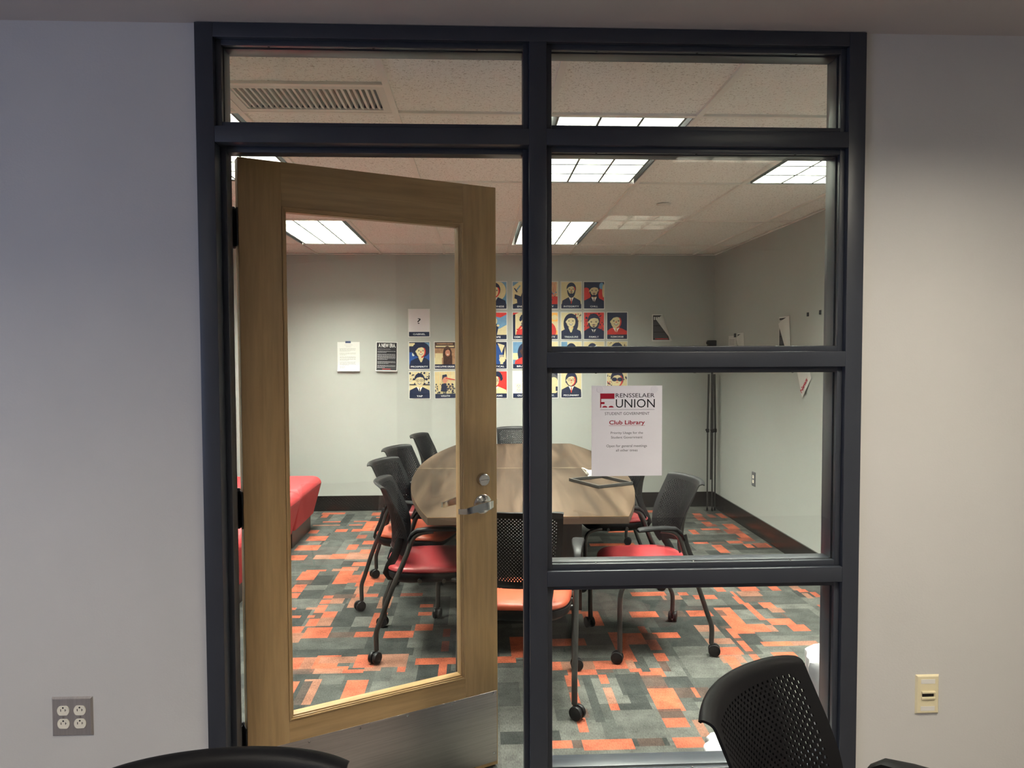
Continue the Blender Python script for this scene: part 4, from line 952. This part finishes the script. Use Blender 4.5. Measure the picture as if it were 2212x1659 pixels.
gb = poster(PX[0], 1.823, 'GABRIEL', lambda P: P(rc(0,0,1,1),'paperlilac'), 'white poster with a black question mark above a name caption, top of the left group')
b = B(); addtext(b,'?',-.016,.016,-.008,.046,-.0035,M['ink']); b.build('question_mark', gb)
poster(PX[0], PZ[2], 'PROSPERITY', lambda P: bust(P, ('dblue',[(rc(0,.55,1,1),'navy'),(rc(0,.82,.28,.96),'cream'),(rc(.75,.7,1,.98),'blue'),(ell(.2,.45,.06,.08),'paper')]), 'hat','red', smile=True, cx=.58, s=1.05), 'poster captioned PROSPERITY, smiling figure in a dark hat')
def exo(P):
    P(rc(0,0,1,1),'tan'); P(rc(0,.72,1,1),'brown'); P(rc(.05,.78,.95,.84),'cream'); P(rc(.1,.9,.9,.95),'tan'); P(rc(.02,.30,.40,.50),'cream'); P(rc(0,.0,.35,.3),'cream')
    P(ell(.62,.45,.22,.38),'brown'); P(rc(.42,0,.86,.4),'brown'); P(ell(.64,.52,.12,.155),'skin'); P(ell(.60,.55,.018,.012,8),'brown'); P(ell(.69,.55,.018,.012,8),'brown'); P([(.58,.46),(.70,.46),(.64,.42)],'white_i'); P([(.50,.60),(.56,.72),(.72,.72),(.78,.60),(.66,.67)],'brown')
poster(PX[1], PZ[2], 'EXECUTIVE ORDER', exo, 'photo poster captioned EXECUTIVE ORDER, long-haired person in a library', captx=.185)
poster(PX[0], PZ[3], 'YAP', lambda P: bust(P, ('cream', speck(['navy','navy','paper'],46,0,.45,1,1,.07)+[(rc(0,.40,1,.44),'navy')]), 'short','cream', smile=True, glasses=True), 'poster captioned YAP, person in glasses before leaves, lowest left')
def wrath(P):
    P(rc(0,0,1,1),'cream')
    for k in range(7): P(rc(.12*k+.05,0.2,.12*k+.06,1),'orange_i')
    for (p, m_) in speck(['navy','navy','inkg'],70,0,0,1,.45,.06): P(p, m_)
    P([(.28,.12),(.34,.45),(.52,.48),(.60,.30),(.58,.1)],'navy'); P(ell(.50,.66,.13,.19),'skin'); P([(.36,.62),(.38,.85),(.58,.88),(.62,.78),(.46,.74)],'navy'); P([(.55,.68),(1,.60),(1,.64),(.56,.73)],'red')
poster(PX[1], PZ[3], 'WRATH', wrath, 'pale poster of a figure with a red beam from the eyes, beside YAP', tilt=-.02)
def sliver(bg): return lambda P: bust(P, bg, 'short','red')
poster(PX[2]+.018, PZ[1], '', sliver('paperlilac'), 'poster behind the door stile, upper of three, only a white edge showing')
poster(PX[2]+.018, PZ[2], '', sliver('red'), 'poster behind the door stile, middle of three, red edge showing')
poster(PX[2]+.018, PZ[3], '', sliver(('cream',speck(['navy','red'],30))), 'poster behind the door stile, lowest of three, curled edge showing', tilt=.03)
# column beside the stile
def ring_bg(P):
    P(rc(0,0,1,1),'blue'); P(ell(.45,.55,.52,.50),'cream')
poster(PX[3], PZ[0], 'HAPPINESS', lambda P: bust(P, ('blue',[(ell(.5,.6,.48,.46),'cream')]), 'short','red',skin='cream', cx=.42, s=1.1), 'poster ending in NESS, dark-haired head on a cream disc, top row by the stile', captx=.15)
poster(PX[3], PZ[1], 'HOPE', lambda P: (P(rc(0,0,1,1),'blue'), P([(0,1),(0,.72),(.3,.85),(.7,.78),(1,.92),(1,1)],'red'), P([(.3,0),(.4,.2),(.7,.3),(1,.45),(1,0)],'cream'), P([(.5,.5),(1,.72),(1,.45),(.6,.3)],'blue'), P(ell(.42,.62,.12,.15),'cream'), P([(.2,0),(.25,.45),(.5,.5),(.6,.35),(.52,0)],'navy'), P(ell(.58,.42,.07,.05),'cream')), 'poster ending in PE with red, teal and yellow bands, second row by the stile', captx=.08)
poster(PX[3], PZ[2], 'POLITICAL', lambda P: (P(rc(0,0,1,1),'navy'), P([(.1,0),(.12,.6),(.45,.95),(.8,.6),(.85,0)],'dblue'), P([(.55,.95),(.9,.85),(.75,.5)],'cream'), P([(.93,.8),(.85,.3),(.98,.2)],'cream'), P([(.15,0),(.1,.7),(.3,.75),(.32,.2)],'cream'), P(ell(.78,.20,.15,.13),'cream'), P(rc(.68,0,.82,.2),'cream'), [P(rc(.64+.07*k,.28,.68+.07*k,.42),'cream') for k in range(4)]), 'poster ending in TICAL with a royal blue suit and a cream hand', captx=.15)
poster(PX[3], PZ[3], 'DREAMS', lambda P: bust(P, ('red',[]), 'curly','red', coat='cream', glasses=True, cx=.42, s=1.15), 'poster ending in AMS, curly-haired person in glasses on bright red', captx=.11)
def sword(P):
    P(rc(0,0,1,1),'cream'); P([(0,.8),(.3,1),(0,1)],'blue'); P([(.05,0),(.1,.45),(.25,.40),(.4,.35),(.55,.75),(.8,.8),(1,.4),(1,0)],'navy'); P([(.12,.60),(.35,.86),(.39,.82),(.17,.56)],'blue'); P([(.06,.70),(.20,.52),(.24,.56),(.10,.74)],'navy'); P(rc(.55,.25,.75,.42),'red'); P([(.03,.0),(.02,.28),(.2,.22),(.22,.05)],'cream')
poster(PX[4], PZ[0], 'ENERGY', sword, 'poster beginning ENE, dark figure raising a sword, top row by the mullion', captx=.11)
def demo(P):
    bust(P, ('cream',[(rc(0,0,.12,1),'navy'),([(0,1),(.3,1),(0,.88)],'red')]), 'curly','cream', coat='red', cx=.62, s=.9); P([(.18,.25),(.42,.48),(.5,.4),(.25,.15)],'red'); P(ell(.48,.46,.11,.10),'inkg'); P([(.2,.30),(.4,.52),(.44,.48),(.24,.25)],'cream')
poster(PX[4], PZ[1], 'DEMOCRACY', demo, 'poster beginning DEMOC, person in red holding something up', captx=.165)
poster(PX[4], PZ[2], 'BRAINS', lambda P: bust(P, ('blue',[(rc(0,.2,.25,.5),'cream')]), 'long','red', coat='red', cx=.60, s=1.0, skin='brown'), 'poster beginning BRAIN, dark shaggy head on blue', captx=.12)
def outl_(P):
    P(rc(0,0,1,1),'white_i'); P(rc(.02,.50,.98,.97),'paperlilac'); P(rc(.06,.03,.94,.46),'paper')
    for cx in (.28,.66):
        for cz in (.14,.33):
            P(ell(cx,cz,.10,.085,18),'orange_i'); P(ell(cx,cz,.088,.075,18),'paper'); P(rc(cx-.05,cz,cx-.03,cz+.03),'ink'); P(rc(cx+.03,cz,cx+.05,cz+.03),'ink'); P(ell(cx,cz-.035,.015,.012,8),'ink')
poster(PX[4], PZ[3], 'OUTLET', outl_, 'poster beginning OUT picturing a four-socket wall outlet', captx=.11)
poster(PX[5], PZ[0], 'LIBERTY', lambda P: (P(rc(0,0,1,1),'red'), P(rc(.5,.35,1,1),'cream'), [P([(.5+.06*k,.3),(.62+.05*k,1),(.64+.05*k,1),(.53+.06*k,.3)],'red') for k in range(7)], [P(p, m_) for p, m_ in speck(['red','navy','blue'],20,.5,0,1,.6)]), 'poster ending in TY with a scribbled red tree, right of the mullion', captx=.12)
poster(PX[5], PZ[1], 'SERENITY', lambda P: (P(rc(0,0,1,1),'orange_i'), P(rc(.3,.2,1,.6),'cream'), P(ell(.55,.15,.38,.42),'red'), P(ell(.85,.78,.14,.12),'cream')), 'poster ending in ITY in orange, cream and red, right of the mullion', captx=.15)
poster(PX[5], PZ[2], '', lambda P: (P(rc(0,0,1,1),'cream'), P(rc(0,.7,1,.75),'tan')), 'pale poster mostly behind the middle rail, next to the mullion')
poster(PX[5], PZ[3], 'HARMONY.', lambda P: (P(rc(0,0,1,1),'inkg'), P(ell(.8,.35,.28,.38),'cream'), P(rc(.6,0,.7,.6),'red'), P([(.8,.9),(1,1),(1,.75)],'navy'), P(rc(.9,.1,1,.3),'navy')), 'poster ending in NY on a grey ground, below the middle rail', captx=.13)
poster(PX[6], PZ[0], 'INTEGRITY', lambda P: bust(P, ('cream',[]), 'short','red', coat='navy', beard=1.5, cx=.5, s=.92, cz=.66), 'poster captioned INTEGRITY, bearded person in suit and tie')
poster(PX[6], PZ[1], 'TREASURE', lambda P: bust(P, ('cream', speck(['navy','tan','red'],14,.7,.5,1,.95,.05)), 'long','cream', coat='navy', smile=True, cx=.48), 'poster captioned TREASURE, smiling long-haired person on cream')
poster(PX[6], PZ[2], '', lambda P: bust(P, ('cream',[(rc(0,.6,.3,1),'blue')]), 'short','red'), 'poster under INTEGRITY column cut by the rail, dark hair on cream and blue')
poster(PX[6], PZ[3], 'PECUNIARY', lambda P: bust(P, ('cream',[]), 'bob','red', coat='navy', glasses=True, cx=.5), 'poster captioned PECUNIARY, dark-haired person in glasses on pale yellow')
poster(PX[7], PZ[0], 'CHILL', lambda P: bust(P, ('navy',[(ell(.1,.45,.25,.3),'red'),(ell(.92,.45,.2,.35),'red'),(ell(.88,.82,.12,.15),'blue'),(ell(.97,.6,.06,.3),'cream')]), 'short','cream', beard=.92), 'poster captioned CHILL, bearded person in front of dark red and blue', captx=.075)
poster(PX[7], PZ[1], 'FAMILY', lambda P: bust(P, ('red', speck(['brown','inkg','navy'],40,0,0,1,1,.06)), 'short','cream', beard=.95, cx=.48, s=1.2, cz=.56), 'poster captioned FAMILY, round face with beard on a red brick ground', captx=.095)
poster(PX[7], PZ[2], '', lambda P: bust(P, ('cream',[]), 'short','red', cx=.42), 'poster cut by the rail below FAMILY, dark hair on cream')
poster(PX[8], PZ[1], 'REMORSE', lambda P: bust(P, ('navy',[]), 'short','red', smile=True, coat='red', cx=.45, s=1.2), 'poster captioned REMORSE, laughing face on navy, right end of its row', captx=.125)
poster(PX[8], PZ[2], '', lambda P: bust(P, ('cream', speck(['brown'],12,0,.7,1,1)), 'long','red'), 'poster cut by the rail below REMORSE, long dark hair')
poster(PX[8], PZ[3], '', lambda P: bust(P, ('cream', speck(['navy','red','inkg'],50,0,0,1,1,.07)), 'short','red', glasses='sun', s=1.3), 'poster of a face in dark sunglasses, partly behind the paper sign')

# ---- printed notices left of the posters
def curled(name, cx, cz, w, h, m_front, label, curl=.02, rot=0.):
    t = thing(name, label, 'notice', (cx, YB-.001, cz)); t.rotation_euler = (0, rot, 0)
    V = []; F = []; n = 12
    def yy(v): return -.0012-curl*max(0,(-v-.35)/.65)**2
    for s_ in (0,1):
        for j in range(n+1):
            v = -1+2*j/n
            for i in range(n+1): u = -1+2*i/n; V.append((u*w/2, yy(v)+(.0004 if s_ else 0), v*h/2))
    q = (n+1)**2
    for j in range(n):
        for i in range(n): k = j*(n+1)+i; F.append((k,k+1,k+n+2,k+n+1)); F.append((q+k,q+k+n+1,q+k+n+2,q+k+1))
    b = B(); b.add(V, F, m_front, True); b.build('paper_sheet', t)
    def Yat(z): return yy(z/(h/2))-.0004
    return t, Yat
t, ya = curled('paper_notice', -1.250, 1.500, .213, .282, M['paper'], 'white typed notice with blue tape, farthest left on the back wall')
b = B(); z = .115
def strip(b, x0, x1, z, hh, m_, ya): b.add([(x0,ya(z),z),(x1,ya(z),z),(x1,ya(z+hh),z+hh),(x0,ya(z+hh),z+hh)], [(0,1,2,3)], m_)
for k, ln in enumerate([.45,0,.3,0,.9,.9,.9,.6,0,.9,.9,.4,0,.9,.9,.9,.9,.5,0,.9,.85,.9,.5,0,.3,.3]):
    zz = .112-k*.0088
    if ln == 0: continue
    x0 = -.085 if k > 2 else -.085+.17*(1-ln)/2
    x = x0; end = x0+.17*ln
    while x < end:
        w_ = R5.uniform(.006,.018); strip(b, x, min(end,x+w_), zz, .0022, M['inkg'], ya); x += w_+.0035
b.build('typed_lines', t)
B().box((-.030,-.0025,.130),(.022,-.0013,.150),M['tape']).build('tape_strip', t)
t, ya = curled('paper_notice', -.885, 1.500, .205, .284, M['paper'], 'black notice headed A NEW ERA on the back wall left of the posters', .022, .02)
b = B(); V = []; F = []
for k in range(13):
    v = -.134+.268*k/12; V += [(-.096,ya(v)-.0001,v),(.096,ya(v)-.0001,v)]
for k in range(12): F.append((2*k,2*k+1,2*k+3,2*k+2))
b.add(V, F, M['ink']); b.build('black_print', t)
b = B(); addtext(b,'A NEW ERA.',-.080,.085,.088,.124,-.0022,M['white_i'],bold=.012)
for k, ln in enumerate([.7,0,.98,.5,0,.98,.98,.98,.98,.98,.55,0,.98,.98,.6,0,.98,.98,.4]):
    if ln == 0: continue
    zz = .068-k*.0098; x = -.088; end = x+.176*ln
    while x < end:
        w_ = R5.uniform(.006,.018); 
        b.add([(x,ya(zz)-.0006,zz),(min(end,x+w_),ya(zz)-.0006,zz),(min(end,x+w_),ya(zz+.003)-.0006,zz+.003),(x,ya(zz+.003)-.0006,zz+.003)],[(0,1,2,3)],M['inkl']); x += w_+.003
zz = -.124; b.add([(-.04,ya(zz)-.0006,zz),(.04,ya(zz)-.0006,zz),(.04,ya(zz+.005)-.0006,zz+.005),(-.04,ya(zz+.005)-.0006,zz+.005)],[(0,1,2,3)],M['red'])
b.build('white_lettering', t)

# ---- curling posters whose corner has dropped over
def folded(loc, rz, w, h, label, foldtop, front='ink', textc='inkg'):
    """loc: lower left corner; right part of the sheet folds forward along a slanting crease"""
    t = thing('curled_poster', label, 'poster', loc, rz)
    a = foldtop*w     # crease runs from (a*?, h) on top to (w,0)
    b = B(); b.add([(0,-.001,0),(w,-.001,0),(a,-.001,h),(0,-.001,h)], [(0,1,2,3)], M['paper']); 
    b.add([(0,0,0),(w,0,0),(a,0,h),(0,0,h)], [(3,2,1,0)], M['paper']); b.build('paper_sheet', t)
    m0 = .010
    p = B(); p.poly([(m0,m0),(w-m0*1.6,m0),(a-m0*.2,h-m0),(m0,h-m0)], -.0014, M[front]); p.build('dark_print', t)
    s_ = B()
    for k in range(16):
        z = .035+k*.0125
        xr = (w-m0*2)+(a-w)*z/h
        if k in (4,9,13): continue
        s_.poly([(m0*1.6,z),(xr-.004,z),(xr-.004,z+.0045),(m0*1.6,z+.0045)], -.0017, M[textc])
    s_.poly([(m0*3,.018),(w-m0*3,.018),(w-m0*3,.026),(m0*3,.026)], -.0017, M['red'])
    for k in range(3): s_.poly([(m0*1.8+.018*k,h-.055),(m0*1.8+.018*k+.009,h-.055),(m0*1.8+.018*k+.009,h-.025),(m0*1.8+.018*k,h-.025)], -.0017, M['white_i'])
    s_.build('lettering', t)
    # the flap: mirror image of the missing corner swung forward, lifted off the wall and rounded at the crease
    V = []; F = []; n = 10
    cr0 = Vector((w,0,0)); cr1 = Vector((a,0,h)); tip = Vector((a*.28,0,h*.82))
    for i in range(n+1):
        p_ = cr0.lerp(cr1, i/n)
        for j in range(5):
            f_ = j/4; q_ = p_.lerp(tip.lerp(cr0,1-i/n), f_)
            V.append((q_.x+.006*math.sin(PI*min(1,f_*1.0)) , -.002-.026*math.sin(PI*.5*min(1,f_*1.6)), q_.z))
    for i in range(n):
        for j in range(4): k = i*5+j; F.append((k,k+1,k+6,k+5))
    f = B(); f.add(V, F, M['paper'], True); f.build('folded_flap', t)
    return t
folded((1.706,YB-.0012,1.642), 0, .19, .262, 'dark poster with its corner peeled over, alone on the back wall right of the portraits', .55)
# on the right wall, facing -X
def RW(y, z): return (XR_-.0012, y, z)
folded(RW(3.56,1.50), -PI/2, .23, .30, 'dark poster with a large white peeled flap on the right wall', .85)
folded(RW(4.50,1.46), -PI/2, .20, .24, 'small peeled poster on the right wall, farther from the glass', .80)
t = thing('paper_notice', 'white typed sheet held by black tape on the right wall near the corner', 'notice', RW(4.735,1.40), -PI/2)
B().box((0,-.0012,0),(.20,0,.28),M['paper']).build('paper_sheet', t); B().box((.15,-.003,.265),(.20,-.0012,.30),M['ink']).build('tape_strip', t)
b = B(); [b.poly([(.02,.03+.014*k),(.16,.03+.014*k),(.16,.033+.014*k),(.02,.033+.014*k)], -.0015, M['inkg']) for k in range(16)]; b.build('typed_lines', t)
for (y, z, nm) in ((3.05,1.795,'left'),(2.855,1.80,'right')):
    tag(B().box((XR_-.004,y-.014,z-.014),(XR_,y+.014,z+.014),M['ink'],bev=.0015).build('tape_piece'), '%s one of two small black tape scraps on the right wall' % nm, 'tape', 'tape scraps on the right wall')
# hanging flyer: lower corner drops below the rail
t = thing('hanging_flyer', 'white flyer with red script hanging by one corner on the right wall', 'flyer', RW(3.10,1.20), -PI/2)
V = [(-.0,-.012,.0),(.125,-.004,.145),(.03,-.002,.33),(-.16,-.002,.28)]
b = B(); b.add([V[0],V[1],V[2],V[3]]+[(v[0],v[1]+.0006,v[2]) for v in V], [(0,1,2,3),(7,6,5,4)], M['paper']); b.build('paper_sheet', t)
ang = math.atan2(.145,.125); T = Matrix.Translation((-.005,-.0145,.032)) @ Matrix.Rotation(-ang,4,'Y') 
b = B(); Vt, Ft = textgeo('News', .0, .13, .0, .035, .02); Vt = [T @ Vector(v) for v in Vt]
Vt = [(v.x, -.0135+.0085*min(1,max(0,v.x/.125)), v.z) for v in Vt]; b.add(Vt, Ft, M['inkr']); b.build('red_lettering', t)
